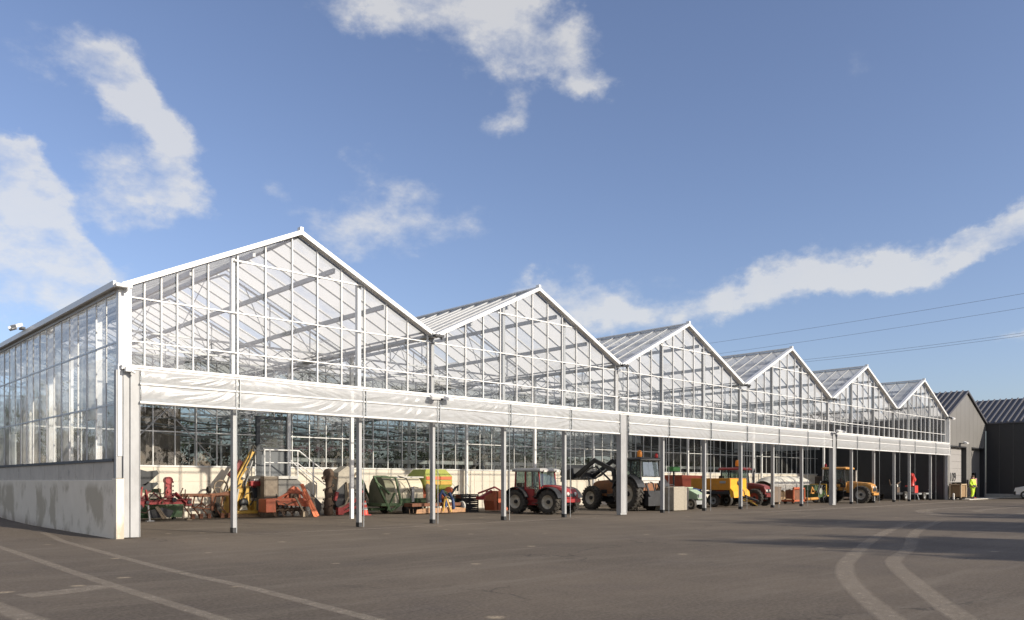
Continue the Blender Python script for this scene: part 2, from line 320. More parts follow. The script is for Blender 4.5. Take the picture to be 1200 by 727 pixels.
# worn wheel marks and strips of dry dust on the yard
def track_mat(name, col, lo, hi, alpha):
    m, n, l = newmat(name); out = n.new('ShaderNodeOutputMaterial'); p = n.new('ShaderNodeBsdfDiffuse'); p.inputs[0].default_value = (*col, 1); tr = n.new('ShaderNodeBsdfTransparent')
    g = n.new('ShaderNodeNewGeometry'); nz = n.new('ShaderNodeTexNoise'); nz.inputs['Scale'].default_value = 5.5; nz.inputs['Detail'].default_value = 10; nz.inputs['Roughness'].default_value = .85; l.new(g.outputs['Position'], nz.inputs[0])
    mr = n.new('ShaderNodeMapRange'); mr.inputs['From Min'].default_value = lo; mr.inputs['From Max'].default_value = hi; mr.inputs['To Max'].default_value = alpha; l.new(nz.outputs['Fac'], mr.inputs['Value'])
    a = n.new('ShaderNodeAttribute'); a.attribute_name = 'edge'; mu = n.new('ShaderNodeMath'); mu.operation = 'MULTIPLY'; l.new(a.outputs['Fac'], mu.inputs[0]); l.new(mr.outputs[0], mu.inputs[1])
    ms = n.new('ShaderNodeMixShader'); l.new(mu.outputs[0], ms.inputs[0]); l.new(tr.outputs[0], ms.inputs[1]); l.new(p.outputs[0], ms.inputs[2]); l.new(ms.outputs[0], out.inputs[0]); return m
dustm = track_mat('dry_dust', (.40, .345, .28), .28, .66, .66)
def catmull(P, k=10):
    P = [Vector((*p, 0)) for p in P]; P = [2*P[0]-P[1]]+P+[2*P[-1]-P[-2]]; o = []
    for i in range(1, len(P)-2):
        for j in range(k):
            t = j/k; a, b, c, d = P[i-1:i+3]
            o.append(.5*((2*b)+(c-a)*t+(2*a-5*b+4*c-d)*t*t+(3*b-3*c+d-a)*t**3))
    o.append(P[-2]); return o
TRK = [0]
def track(pts, w, m, fade=1., name='wheel_track'):
    pp = catmull(pts); v = []; e = []; TRK[0] += 1; dz = .002+.0004*TRK[0]
    for i, p in enumerate(pp):
        d = (pp[min(i+1, len(pp)-1)]-pp[max(i-1, 0)]).normalized(); s = Vector((-d.y, d.x, 0)); f = min(1, i/4, (len(pp)-1-i)/4) if fade else 1
        for k, q in ((-.5, 0), (-.3, 1), (.3, 1), (.5, 0)):
            x = p+s*w*k; v.append((x.x, x.y, gz(x.x, x.y)+dz)); e.append(q*f)
    me = bpy.data.meshes.new(name); me.from_pydata(v, [], [(i*4+k, i*4+k+1, i*4+k+5, i*4+k+4) for i in range(len(pp)-1) for k in range(3)])
    at = me.attributes.new('edge', 'FLOAT', 'POINT'); at.data.foreach_set('value', e); me.materials.append(m)
    o = bpy.data.objects.new(name, me); COL.objects.link(o); tag(o, kind='structure')
track([(-2.45, 9), (-2.69, -1.1), (-2.96, -8.8), (-3.05, -13), (-3.1, -16)], .21, dustm)
track([(-.9, 5.2), (-1.67, -6.9), (-1.75, -10.7), (-1.89, -13.3), (-2.1, -17)], .21, dustm)
track([(-4.7, -6.5), (-4.5, -10.5), (-4.4, -12.2), (-4.3, -14)], .3, dustm)
track([(-4.1, -9.7), (-3.6, -9.6), (-3.05, -9.36)], .55, dustm, 0)
track([(.2, -18.8), (1.86, -17.6), (4.19, -16.2), (6.16, -15.23), (8.44, -14.39), (14.9, -12.35), (23.6, -10.1)], .34, dustm)
track([(.6, -19.2), (2.56, -18.0), (4.82, -16.8), (7.23, -15.6), (8.6, -15.1), (11.2, -14.4), (17, -12.5), (26, -10.4)], .34, dustm)
track([(46, -7.7), (38, -6.6), (33, -7.1), (28.6, -9.4), (29.5, -11), (36, -11.3)], .8, dustm)
track([(48, -9.4), (40, -8.6), (35, -8.8), (33, -9.8)], .6, dustm)
track([(18, -.6), (10, -1.1), (2, -1.0)], .3, dustm)
track([(60, -2.6), (40, -2.9), (22, -2.6)], .9, dustm)

# ------------------------------------------------------------------ greenhouse
BW, NB, EAVE, RID, DEP, PD = 9.67, 6, 6.12, 8.42, 38.4, 9.8      # bay width, bays, eave, ridge, depth, partition depth
def roofz(x): 
    t = (x/BW) % 1.0
    return EAVE+(RID-EAVE)*(1-abs(t-.5)*2)
GH = thing('greenhouse', 'long white steel greenhouse with six glazed gables and an open machine shelter below', 'greenhouse')
face_glass = glassmat('facade_glass', (.94, .955, .95), .9, .04, pane=(.806, 10, 1.1))
side_glass = glassmat('side_glass', (.95, .96, .955), .9, .36, (.93, .93, .91), .03, .72, pane=(10, .8, 1.5))
part_glass = glassmat('partition_glass', (.55, .58, .57), .7, .035, (.45, .43, .40), pane=(.806, 10, 1.25))
roof_clear = glassmat('roof_glass_clear', (.86, .89, .90), 1.0, .56, (.78, .82, .85), .12, .6, pane=(50, .8, 50))
roof_white = glassmat('roof_glass_whitened', (.86, .88, .88), .6, .84, (.86, .83, .76), .2, .85, pane=(50, .8, 50))
# gable walls: mullions and transoms, glass behind them
for b in range(NB):
    x0, x1 = b*BW, (b+1)*BW
    fr = MB()
    ms = [.0626+k/12 for k in range(12)]
    if b == 0: ms += [.024, .105, .188]
    for t in ms:
        x = x0+t*BW
        if t < .01 or x > NB*BW-.1: continue
        fr.box(x-.016, x+.016, -.09, -.03, 4.24, roofz(x)-.02)
    for z in (4.86, 5.94): fr.box(x0+.06, x1-.06, -.075, -.035, z-.017, z+.017)
    h = (7.35-EAVE)/(RID-EAVE)/2
    fr.box(x0+BW*(.305 if b == 0 else max(h, .3)), x1-BW*h, -.075, -.035, 7.33, 7.374)
    go = fr.build('gable_frame', white, GH)
    gp = MB()
    gp.prism([(x0+.06, 4.2), (x1-.06, 4.2), (x1-.06, EAVE-.03), ((x0+x1)/2, RID-.05), (x0+.06, EAVE-.03)], 'y', -.030, -.024)
    # single sheet of panes
    gq = MB(); gq.add([(x0+.06, -.027, 4.2), (x1-.06, -.027, 4.2), (x1-.06, -.027, EAVE-.03), ((x0+x1)/2, -.027, RID-.05), (x0+.06, -.027, EAVE-.03)], [(0, 1, 2, 3, 4)])
    gq.build('glass', face_glass, go)
    # verge trim along both slopes
    vt = MB(); sl_ = (RID-EAVE)/(BW/2)
    for s in (0, 1):
        xa, za, xb, zb = (x0+.02, EAVE+.05, (x0+x1)/2, RID+.09) if s == 0 else (x1-.02, EAVE+.05, (x0+x1)/2, RID+.09)
        vt.prism([(xa, za-.09), (xb, zb-.10), (xb, zb+.03), (xa, za+.05)], 'y', -.26, -.035)
    vt.box((x0+x1)/2-.05, (x0+x1)/2+.05, -.27, -.1, RID+.05, RID+.2)
    vt.build('verge_trim', white, GH)
# horizontal fascia beam
fb = MB(); fb.box(0, NB*BW, -.30, -.02, 4.12, 4.22); fb.box(0, NB*BW, -.33, -.30, 4.17, 4.235); fb.build('fascia_beam', white, GH)
# posts
POST = [.305, .715, 1.007, 1.338, 1.667, 2.325, 2.666, 3.0, 3.33, 3.66, 4.32, 4.66, 5.0, 5.276, 5.69]
COLS = [0, 2, 4]
pm = None
for t in POST:
    x = t*BW
    if pm is None:
        a = MB(); a.box(-.05, .05, -.06, .10, .12, 4.12); pm = a.build('post', galv, GH)
        c = MB(); c.box(-.058, .058, -.068, .108, .01, .14); cf = c.build('foot', dksteel, pm)
        w = MB(); w.bar((-.10, -.39, .02), (-.10, -.39, 4.15), .014); w.build('guide_wire', galvd, pm)
        pm.location = (x, 0, 0)
    else:
        c = copy_tree(pm, GH); c.location = (x, 0, 0)
for t in sorted(set(POST+[2, 4])):
    x = t*BW; a = MB(); a.box(-.06, .06, .0, .14, 4.22, roofz(x)-.06); o = a.build('gable_post', white if t < .9 else galv, GH); o.location = (x, 0, 0)
for i, t in enumerate(COLS):
    x = t*BW; a = MB()
    if t == 0:
        a.box(.05, .20, -.26, .0, .02, 4.11); a.box(.20, .42, -.30, .02, .02, 4.11)
        a.box(-.10, .05, -.20, -.05, 1.47, 4.1); a.box(.405, .425, -.32, .02, .02, 4.11)
        a.build('sheet_column', galv, GH, .006)
        b = MB(); b.box(-.04, .26, -.20, -.02, 4.23, EAVE); b.box(-.06, .10, -.22, .05, 2.0, 4.23); b.build('corner_post', white, GH, .006)
    else:
        a.box(-.17, .17, -.34, -.12, .10, 4.11); a.box(-.20, -.165, -.36, -.12, .10, 4.11); a.box(.165, .20, -.36, -.12, .1, 4.11)
        a.box(-.20, .20, -.34, -.13, .02, .10)
        o = a.build('sheet_column', galv, GH, .006); o.location = (x-.02, 0, 0)
# end trim at the far end
a = MB(); a.box(NB*BW-.08, NB*BW+.02, -.34, .05, 3.3, EAVE); a.build('end_trim', white, GH)
a = MB(); a.box(NB*BW-.06, NB*BW-.01, -.2, .0, 0, 3.3); a.build('end_post', galvd, GH)
# roll-up curtains of wrinkled film with rails
filmw = film('curtain_film', (.66, .67, .67), .30, .28, .25)
edges = [(.042, .305), (.305, .715), (.715, 1.007), (1.007, 1.338), (1.338, 1.667), (1.667, 1.97), (2.03, 2.325), (2.325, 2.666), (2.666, 3.0), (3.0, 3.33), (3.33, 3.66), (3.66, 3.97), (4.03, 4.32), (4.32, 4.66), (4.66, 5.0), (5.0, 5.276), (5.276, 5.69), (5.69, 5.995)]
for i, (a_, b_) in enumerate(edges):
    xa, xb = a_*BW+.03, b_*BW-.03; rn = random.Random(i*13+5)
    ph = [rn.uniform(0, 6.28) for _ in range(8)]; dirn = rn.choice((-1, 1)); amp = .030 if i < 7 else .02
    for (z0, z1, k) in ((3.80, 4.11, 0), (3.35, 3.77, 1)):
        sgn = dirn if k == 0 else rn.choice((-1, 1))
        def fn(u, v, xa=xa, xb=xb, z0=z0, z1=z1, ph=ph, sgn=sgn, k=k, amp=amp):
            L = xb-xa; x = xa+u*L; z = z0+v*(z1-z0); zz = (z-z0)
            fan = .5+1.3*math.sin(u*3.14+ph[5])**2
            s = x*3.6+sgn*zz*fan*7.5
            w = abs(math.sin(s*1.25+ph[0]+1.1*math.sin(x*1.3+ph[1])))**1.5*.7+abs(math.sin(s*2.9+ph[2]))**2*.35+math.sin(s*6.1+ph[3])*.12
            env = (.35+.65*(.5+.5*math.sin(x*2.1+ph[4])))*math.sin(min(1, max(0, v*1.02))*math.pi)**.5
            return Vector((x, -.335+(-w*amp)*env-.02*math.sin(v*3.14), z))
        c = MB(); c.grid(fn, int((xb-xa)/.035), 16)
        co = c.build('curtain', filmw, GH, 0, False)
    r = MB(); r.box(xa-.03, xb+.03, -.375, -.33, 3.765, 3.805); r.tube([(xa-.03, -.35, 3.325), (xb+.03, -.35, 3.325)], .034, 8); r.build('curtain_rail', white, GH)
    s = MB(); s.box(xb+.018, xb+.042, -.40, -.375, 3.36, 4.11); s.build('curtain_strap', galvd, GH)
# gutters, ridge caps
gmat = white
for i in range(NB+1):
    x = i*BW; a = MB()
    a.box(x-.13, x+.13, -.30, DEP, EAVE-.02, EAVE+.0); a.box(x-.15, x-.13, -.30, DEP, EAVE-.02, EAVE+.10); a.box(x+.13, x+.15, -.30, DEP, EAVE-.02, EAVE+.10)
    if i == 0: a.box(x-.20, x-.15, -.32, DEP, EAVE-.05, EAVE+.10)
    go = a.build('gutter', white if i == 0 else galvd, GH)
    b = MB(); b.box(x-.16, x+.20, -.44, -.30, EAVE-.04, EAVE+.035); b.tube([(x+.12, -.40, EAVE-.04), (x+.12, -.40, EAVE-.12)], .04, 8); b.build('outlet', dksteel if i else white, go)
for b in range(NB):
    xm = (b+.5)*BW
    for s in (-1, 1):
        xa = xm+s*(BW/2-.15); bars = MB(); n = int(DEP/.8)
        for k in range(n+1):
            y = .05+k*.8; bars.bar((xa, y, EAVE+.06), (xm, y, RID+.02), .022, .08)
        for f in (.03, .99): bars.bar((xa+(xm-xa)*f, 0, EAVE+.06+(RID-.04-EAVE)*f), (xa+(xm-xa)*f, DEP, EAVE+.06+(RID-.04-EAVE)*f), .05, .06)
        ro = bars.build('roof_bars', galvl, GH)
        q = MB(); q.quad((xa, -.1, EAVE+.06), (xm, -.1, RID+.02), (xm, DEP, RID+.02), (xa, DEP, EAVE+.06)); q.build('glass', roof_clear if s < 0 else roof_white, ro, 0, False)
    a = MB(); a.tube([(xm, -.2, RID+.10), (xm, DEP, RID+.10)], .05, 6); a.build('ridge_cap', white, GH)
    pu = MB()
    for f in (.38, .74):
        for s in (-1, 1):
            x = xm+s*(BW/2)*(1-f); pu.box(x-.04, x+.04, 0.1, DEP, roofz(x)-.22, roofz(x)-.08)
    pu.build('purlins', galvl, GH)
# lattice girders across, columns along the valleys
K = list(range(1, 9))
for k in K:
    y = 4.8*k; a = MB()
    for z in (5.50, 5.98): a.box(.1, NB*BW-.1, y-.035, y+.035, z-.03, z+.03)
    for j in range(int(NB*BW/1.2)):
        x = .3+j*1.2
        a.bar((x, y, 5.52), (x+.6, y, 5.96), .028); a.bar((x+.6, y, 5.96), (x+1.2, y, 5.52), .028)
    a.build('lattice_girder', galvl, GH)
    tr = MB()
    for b in range(NB):
        xm = (b+.5)*BW
        for s in (-1, 1):
            xe = xm+s*(BW/2-.2)
            tr.bar((xe, y, EAVE-.1), (xm, y, RID-.2), .035, .06)
            for f in (.33, .66):
                xx = xe+(xm-xe)*f; tr.bar((xx, y, 6.0), (xx, y, roofz(xx)-.15), .03)
                tr.bar((xx, y, 6.0), (xe+(xm-xe)*(f+.2), y, roofz(xe+(xm-xe)*(f+.2))-.15), .022)
    tr.build('roof_truss', galvl, GH)
first = None
for i in range(1, NB):
    for k in K:
        if first is None:
            a = MB(); a.box(-.06, .06, -.06, .06, 0, EAVE-.02); first = a.build('valley_column', white, GH); o = first
        else: o = first.copy(); COL.objects.link(o); o.parent = GH
        o.location = (i*BW, 4.8*k, 0)
first = None
for j in range(1, 17):
    wd = .09 if j % 2 else .05
    a = MB(); a.box(.09, .09+wd*1.4, -wd, wd, 0, EAVE-.1); o = a.build('side_column', white, GH); o.location = (0, 2.35*j-.35, 0)
# left side wall: concrete plinth, dark sill, glazing bars, glass
def concrete_mat():
    m, n, l = newmat('stained_concrete'); out = n.new('ShaderNodeOutputMaterial'); p = n.new('ShaderNodeBsdfPrincipled'); l.new(p.outputs[0], out.inputs[0]); p.inputs['Roughness'].default_value = .9
    g = n.new('ShaderNodeTexCoord')
    def noise(sc, st=(1, 1, 1), det=7, ro=.6):
        mp = n.new('ShaderNodeMapping'); mp.inputs['Scale'].default_value = st; l.new(g.outputs['Object'], mp.inputs[0]); x = n.new('ShaderNodeTexNoise'); x.inputs['Scale'].default_value = sc; x.inputs['Detail'].default_value = det; x.inputs['Roughness'].default_value = ro; l.new(mp.outputs[0], x.inputs[0]); return x.outputs['Fac']
    r = n.new('ShaderNodeValToRGB'); r.color_ramp.elements[0].color = (.66, .59, .48, 1); r.color_ramp.elements[1].color = (.80, .73, .62, 1); l.new(noise(2.2), r.inputs[0])
    mr = n.new('ShaderNodeMapRange'); mr.inputs['From Min'].default_value = .49; mr.inputs['From Max'].default_value = .58; mr.inputs['To Max'].default_value = .62; l.new(noise(1.25, (1, .75, .55), 6, .6), mr.inputs[0])
    # stains keep to the middle of the wall
    sp = n.new('ShaderNodeSeparateXYZ'); l.new(g.outputs['Object'], sp.inputs[0])
    top = n.new('ShaderNodeMapRange'); top.inputs['From Min'].default_value = 1.40; top.inputs['From Max'].default_value = 1.2; l.new(sp.outputs['Z'], top.inputs[0])
    mu = n.new('ShaderNodeMath'); mu.operation = 'MULTIPLY'; l.new(mr.outputs[0], mu.inputs[0]); l.new(top.outputs[0], mu.inputs[1])
    x = n.new('ShaderNodeMix'); x.data_type = 'RGBA'; l.new(mu.outputs[0], x.inputs['Factor']); l.new(r.outputs[0], x.inputs['A']); x.inputs['B'].default_value = (.32, .27, .185, 1); l.new(x.outputs['Result'], p.inputs['Base Color'])
    b = n.new('ShaderNodeBump'); b.inputs['Strength'].default_value = .3; b.inputs['Distance'].default_value = .01; l.new(noise(30), b.inputs['Height']); l.new(b.outputs[0], p.inputs['Normal']); return m
concm = concrete_mat()
a = MB(); a.box(-.13, .05, -.02, DEP, -.3, 1.41)
for k in range(8): a.box(-.14, .06, -.02+k*4.8, 4.77+k*4.8, -.3, 1.42)
a.box(-.14, .045, -.34, -.02, -.3, 1.46); po = a.build('plinth_wall', concm, GH, .012)
greyp = paint('fibre_panel', (.52, .48, .42), .8, 0, .15, .1, (.2, .19, .17), 2)
a = MB()
for k in range(int(DEP/1.6)): a.box(-.09, .06, .02+k*1.6, 1.6+k*1.6+.005-.01, 1.42, 1.88)
a.build('plinth_panel', greyp, GH)
a = MB(); a.box(-.13, .07, -.02, DEP, 1.88, 1.95); a.build('sill', paint('sill_grey', (.09, .09, .095), .5, .2, .2), GH)
a = MB()
for k in range(1, int(DEP/.8)+1): a.box(-.035, .0, .8*k-.012, .8*k+.012, 1.95, EAVE-.1)
for z in (3.3, 4.8): a.box(-.03, .0, 0, DEP, z-.022, z+.022)
a.box(-.06, .0, 0, DEP, EAVE-.12, EAVE-.05); sf = a.build('side_wall_frame', paint('alu_grey', (.60, .60, .60), .45, .3, .1), GH)
a = MB(); a.quad((-.02, 0, 1.95), (-.02, DEP, 1.95), (-.02, DEP, EAVE-.08), (-.02, 0, EAVE-.08)); a.build('glass', side_glass, sf, 0, False)
# partition: cream panel wall, glazing above
cream = paint('cream_panel', (.66, .60, .50), .6, 0, .07, .0, scale=1.2)
a = MB(); n_ = int(NB*BW/1.05)
for k in range(n_): a.box(.1+k*1.05, .1+k*1.05+1.035, PD, PD+.1, 0, 1.37); a.box(.1+k*1.05, .1+k*1.05+1.035, PD, PD+.1, 1.39, 1.93)
a.box(.1, .1+n_*1.05, PD+.02, PD+.08, 0, 1.93); a.build('panel_wall', cream, GH)
a = MB(); alug = paint('alu_partition', (.62, .62, .60), .45, .1, .1)
a.box(.1, NB*BW-.1, PD-.03, PD+.12, 1.93, 1.99)
k = 0; x = .25
while x < NB*BW-.3:
    if not (8.3 < x < 9.8): a.box(x-.018, x+.018, PD-.02, PD+.04, 1.99, 6.1)
    else: a.box(x-.018, x+.018, PD-.02, PD+.04, 4.05, 6.1)
    x += .806
a.box(.1, 8.3, PD-.015, PD+.03, 3.24, 3.28); a.box(9.8, NB*BW-.1, PD-.015, PD+.03, 3.24, 3.28)
for z in (4.5, 6.1): a.box(.1, NB*BW-.1, PD-.015, PD+.03, z-.02, z+.02)
pf = a.build('partition_frame', alug, GH)
a = MB(); a.quad((.1, PD+.01, 1.99), (8.3, PD+.01, 1.99), (8.3, PD+.01, 6.1), (.1, PD+.01, 6.1)); a.quad((9.8, PD+.01, 1.99), (NB*BW-.1, PD+.01, 1.99), (NB*BW-.1, PD+.01, 6.1), (9.8, PD+.01, 6.1)); a.quad((8.3, PD+.01, 4.05), (9.8, PD+.01, 4.05), (9.8, PD+.01, 6.1), (8.3, PD+.01, 6.1))
a.build('glass', part_glass, pf, 0, False)
# door with a window in its upper half
slate = paint('slate_frame', (.035, .042, .05), .5, .1, .15); slatep = paint('slate_panel', (.12, .13, .14), .55, 0, .1)
dr = MB()
for q in ((8.3, 8.46, 1.62, 4.05), (9.64, 9.8, 1.62, 4.05)): dr.box(q[0], q[1], PD-.09, PD+.02, q[2], q[3])
dr.box(8.46, 9.64, PD-.09, PD+.02, 3.93, 4.05); dr.box(8.46, 9.64, PD-.09, PD+.02, 2.62, 2.78); do = dr.build('door', slate, GH, .006)
a = MB(); a.box(8.46, 9.64, PD-.05, PD-.01, 1.62, 2.62); a.build('door_panel', slatep, do)
a = MB(); a.quad((8.46, PD-.04, 2.78), (9.64, PD-.04, 2.78), (9.64, PD-.04, 3.93), (8.46, PD-.04, 3.93)); a.build('door_glass', glassmat('door_glass', (.5, .53, .52), 1.5, .22, (.5, .5, .47)), do, 0, False)
a = MB(); a.bar((8.6, PD-.12, 2.5), (8.6, PD-.12, 2.75), .03); a.build('handle', galv, do)
# tie rods crossing in the first bay
a = MB(); a.tube([(1.6, 9.6, .9), (5.25, 9.6, 4.6)], .022, 6); a.tube([(4.2, 9.6, 4.6), (6.6, 9.6, 2.1)], .022, 6); a.build('tie_rods', galv, GH)
a = MB(); a.quad((.1, DEP, 0), (NB*BW, DEP, 0), (NB*BW, DEP, 2), (.1, DEP, 2)); a.build('end_panel', greyp, GH, 0, False)
a = MB()
for k in range(73): a.box(.1+k*.8, .14+k*.8, DEP-.04, DEP, 2, roofz(.1+k*.8)-.05)
for z in (2.0, 4.2, 6.1): a.box(.1, NB*BW-.1, DEP-.045, DEP-.005, z-.03, z+.03)
ef = a.build('end_frame', alug, GH)
a = MB(); a.quad((.1, DEP-.02, 2), (NB*BW, DEP-.02, 2), (NB*BW, DEP-.02, 6.1), (.1, DEP-.02, 6.1)); a.build('glass', part_glass, ef, 0, False)
# internal white lining at the far end above the machinery level
a = MB(); a.box(NB*BW-.12, NB*BW-.06, 9.6, DEP, 4.0, EAVE-.05); a.build('end_lining', paint('lining_white', (.62, .63, .64), .6, 0, .08), GH)
# hanging internal screens (dark one added to blacken the view) and heating pipes
scrd = paint('dark_backcloth', (.02, .02, .018), .9, 0, .3)
scr = paint('shade_cloth', (.15, .12, .085), .9, 0, .3, scale=1.5, stretch=(2, 2, .3))
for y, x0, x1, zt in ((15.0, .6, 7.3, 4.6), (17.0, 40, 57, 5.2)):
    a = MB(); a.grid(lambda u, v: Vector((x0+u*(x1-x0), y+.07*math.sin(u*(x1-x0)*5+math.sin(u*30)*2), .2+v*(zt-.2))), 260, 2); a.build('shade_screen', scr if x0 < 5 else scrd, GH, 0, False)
a = MB()
for y in (10.8, 13.4, 17.2, 21):
    for z in (3.4, 3.75): 
        pts = [(x, y, z+.10*math.cos(x*2*math.pi/4.8)) for x in [j*.8 for j in range(1, 72)]]
        a.tube(pts, .035, 5)
a.build('heating_pipes', galvdk, GH)
# floodlights on the greenhouse
lampw = paint('lamp_white', (.75, .75, .74), .4, 0, .05); lampg = glassmat('lamp_lens', (.8, .82, .85), 1.5, .2)
def flood(x, y, z, rz=0):
    b = MB(); b.box(-.16, .16, -.06, .06, -.03, .03); o = b.build('floodlight', dksteel, GH, .004); o.location = (x, y, z); o.rotation_euler = (0, 0, R(rz))
    for s in (-1, 1):
        c = MB(); c.box(-.15, .15, -.32, -.10, -.01, .09, (22, 0, s*18), (0, -.1, 0)); h = c.build('lamp_head', lampw, o, .01); h.location = (s*.24, 0, .03)
flood(9.67, -.36, 4.06); flood(4*BW+.1, -.5, 4.22); flood(-.22, 8.5, EAVE+.16, -90); 
b = MB(); b.box(-.09, .09, -.10, .0, -.05, .05); b.tube([(0, -.06, 0), (.12, -.12, -.08)], .03); o = b.build('alarm_sounder', lampw, GH, .006); o.location = (.14, -.34, 4.10)

# ------------------------------------------------------------------ steel stairs by the door
ST = thing('access_stairs', 'concrete platform and stairs with galvanised railings beneath the slate grey door', 'stairs', (0, 0, 0))
a = MB(); a.box(7.95, 9.4, 8.3, 9.75, 1.48, 1.60); a.build('platform', paint('pale_concrete', (.55, .54, .51), .85, 0, .12, .1, (.35, .33, .29), 3), ST, .01)
a = MB(); a.prism([(8.15, 0), (11.0, 0), (10.85, .16), (9.4, 1.48), (8.15, 1.48)], 'y', 8.4, 8.55); a.build('side_panel', paint('shaded_sheet', (.17, .165, .155), .7, 0, .1, .15, (.3, .27, .22), 2), ST, .01)
a = MB()
for k in range(8): a.box(9.4+k*.2, 9.62+k*.2, 8.56, 9.7, 1.30-k*.18, 1.36-k*.18)
a.build('steps', galvd, ST)
a = MB(); a.box(8.0, 8.14, 8.42, 8.56, 0, 1.48); a.box(8.0, 8.14, 9.5, 9.64, 0, 1.48); a.build('leg', white, ST)
a = MB(); rl = [(7.98, 8.36), (8.20, 8.36), (9.4, 8.36), (9.95, 8.36)]
for x, y in rl[:3]: a.tube([(x, y, 1.5), (x, y, 2.62)], .028, 8)
a.tube([(7.98, 8.36, 2.62), (9.45, 8.36, 2.62), (10.85, 8.36, 1.62), (10.85, 8.36, .35)], .028, 8); a.tube([(7.98, 8.36, 2.12), (9.4, 8.36, 2.12), (10.85, 8.36, 1.10)], .022, 8); a.tube([(10.1, 8.36, 2.15), (10.1, 8.36, .9)], .024, 8)
a.build('railing', white, ST)
a = MB(); a.tube([(8.2, 9.6, 1.6), (8.2, 9.6, 2.62), (8.2, 8.36, 2.62)], .026, 8); a.tube([(9.6, 9.66, 2.4), (11.0, 9.66, 1.3), (11.0, 9.66, .6)], .024, 8); a.build('handrail', white, ST)

# ------------------------------------------------------------------ growing benches and plants behind the partition
def leafmat(name, c1, c2):
    m, n, l = newmat(name); out = n.new('ShaderNodeOutputMaterial'); g = n.new('ShaderNodeNewGeometry')
    r = n.new('ShaderNodeValToRGB'); r.color_ramp.elements[0].color = (*c1, 1); r.color_ramp.elements[1].color = (*c2, 1); l.new(g.outputs['Random Per Island'], r.inputs[0])
    d = n.new('ShaderNodeBsdfDiffuse'); t = n.new('ShaderNodeBsdfTranslucent'); l.new(r.outputs[0], d.inputs[0]); l.new(r.outputs[0], t.inputs[0]); x = n.new('ShaderNodeMixShader'); x.inputs[0].default_value = .3; l.new(d.outputs[0], x.inputs[1]); l.new(t.outputs[0], x.inputs[2]); l.new(x.outputs[0], out.inputs[0]); return m
leaf = leafmat('leaf', (.02, .04, .015), (.07, .11, .035)); leafy = leafmat('leaf_yellow', (.10, .12, .03), (.26, .26, .07)); petal = leafmat('petal', (.45, .06, .12), (.75, .45, .45)); brownleaf = leafmat('leaf_brown', (.012, .012, .007), (.038, .034, .018))
def leaves(mb, c, r, n, s, rn, flat=1.):
    for _ in range(n):
        while True:
            p = Vector((rn.uniform(-1, 1), rn.uniform(-1, 1), rn.uniform(-1, 1)))
            if p.length < 1: break
        p = Vector(c)+Vector((p.x*r[0], p.y*r[1], p.z*r[2])); u = Vector((rn.gauss(0, 1), rn.gauss(0, 1), rn.gauss(0, 1))).normalized(); v = u.orthogonal().normalized(); k = s*rn.uniform(.6, 1.4)
        mb.add([p-u*k, p+v*k*.55, p+u*k, p-v*k*.55], [(0, 1, 2, 3)])
rn = random.Random(3)
b0 = None
bl = [(10.6, 15.5), (16.2, 21.5), (22.2, 27.5), (28.2, 33.5), (34, 39.5), (40.2, 45.5)]
for i, (xa, xb) in enumerate(bl):
    if b0 is None:
        t = thing('growing_bench', 'x', 'bench', (0, 0, 0), 0, 'white growing benches behind the partition glass')
        a = MB(); a.box(0, 5.1, 0, 1.5, 2.28, 2.36); a.box(0, 5.1, -.04, 0, 2.26, 2.44); a.build('bench_top', white, t)
        for sx in (.2, 2.5, 4.85):
            for sy in (.1, 1.35): a = MB(); a.box(sx, sx+.06, sy, sy+.06, 0, 2.28); a.build('leg', galvd, t)
        b0 = t
    else: t = copy_tree(b0)
    t.location = (xa, 11.4, 0); t['label'] = ['white growing bench of pink flowers behind the glass, beside the door stairs', 'white growing bench behind the glass, above the lime green fertiliser spreader', 'white growing bench behind the glass, above the small red tractor', 'white growing bench behind the glass, above the loader tractor', 'white growing bench behind the glass, above the mustard spreader body', 'white growing bench behind the glass, furthest along the row'][i]
    a = MB()
    for k in range(26):
        leaves(a, (xa+.2+rn.random()*4.7, 11.5+rn.random()*1.2, 2.55+rn.random()*.1), (.22, .22, .26), 40, .06, rn)
    tag(a.build('potted_plants', leaf, clean=False), 'dense green potted plants standing on the '+['bench beside the door stairs', 'bench above the lime spreader', 'bench above the small red tractor', 'bench above the loader tractor', 'bench above the mustard spreader', 'bench furthest along the glass'][i], 'plants', kind='stuff')
a = MB()
for k in range(22): leaves(a, (10.7+k*.23, 11.5+rn.random(), 2.82+rn.random()*.12), (.12, .12, .10), 14, .05, rn)
tag(a.build('flowers', petal, clean=False), 'pink flowers rising above the first growing bench', 'flowers', kind='stuff')

# ------------------------------------------------------------------ grey clad hall and wing
clad = paint('grey_cladding', (.185, .18, .17), .5, .1, .04, 0, scale=.6, spec=.4)
dclad = paint('anthracite', (.026, .027, .031), .45, .1, .08, 0, scale=.6)
droof = paint('roof_sheet', (.075, .075, .085), .55, .1, .1, 0, scale=.8); dseam = paint('roof_seam', (.17, .17, .18), .5, .2, .1)
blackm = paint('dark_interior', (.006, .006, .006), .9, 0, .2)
X0 = NB*BW; X1 = X0+BW
HL = thing('clad_hall', 'grey metal clad hall with a gable front adjoining the greenhouse end', 'building', (X0, 0, 0))
D1, D2, D3, D4 = 1.0, 4.75, 6.05, 9.2       # door openings
a = MB(); H_ = EAVE; T = .12
def wallrect(a, x0, x1, z0, z1): a.box(x0, x1, -.02, T, z0, z1)
a.box(.02, D1, 0, T, 0, 4.1); a.box(D2, D3, 0, T, 0, 4.1); a.box(D4, BW, 0, T, 0, 4.1)
a.prism([(.02, 4.1), (BW, 4.1), (BW, H_-.05), (BW/2, RID-.03), (.02, H_-.05)], 'y', 0, T)
wf = a.build('front_wall', clad, HL)
a = MB()
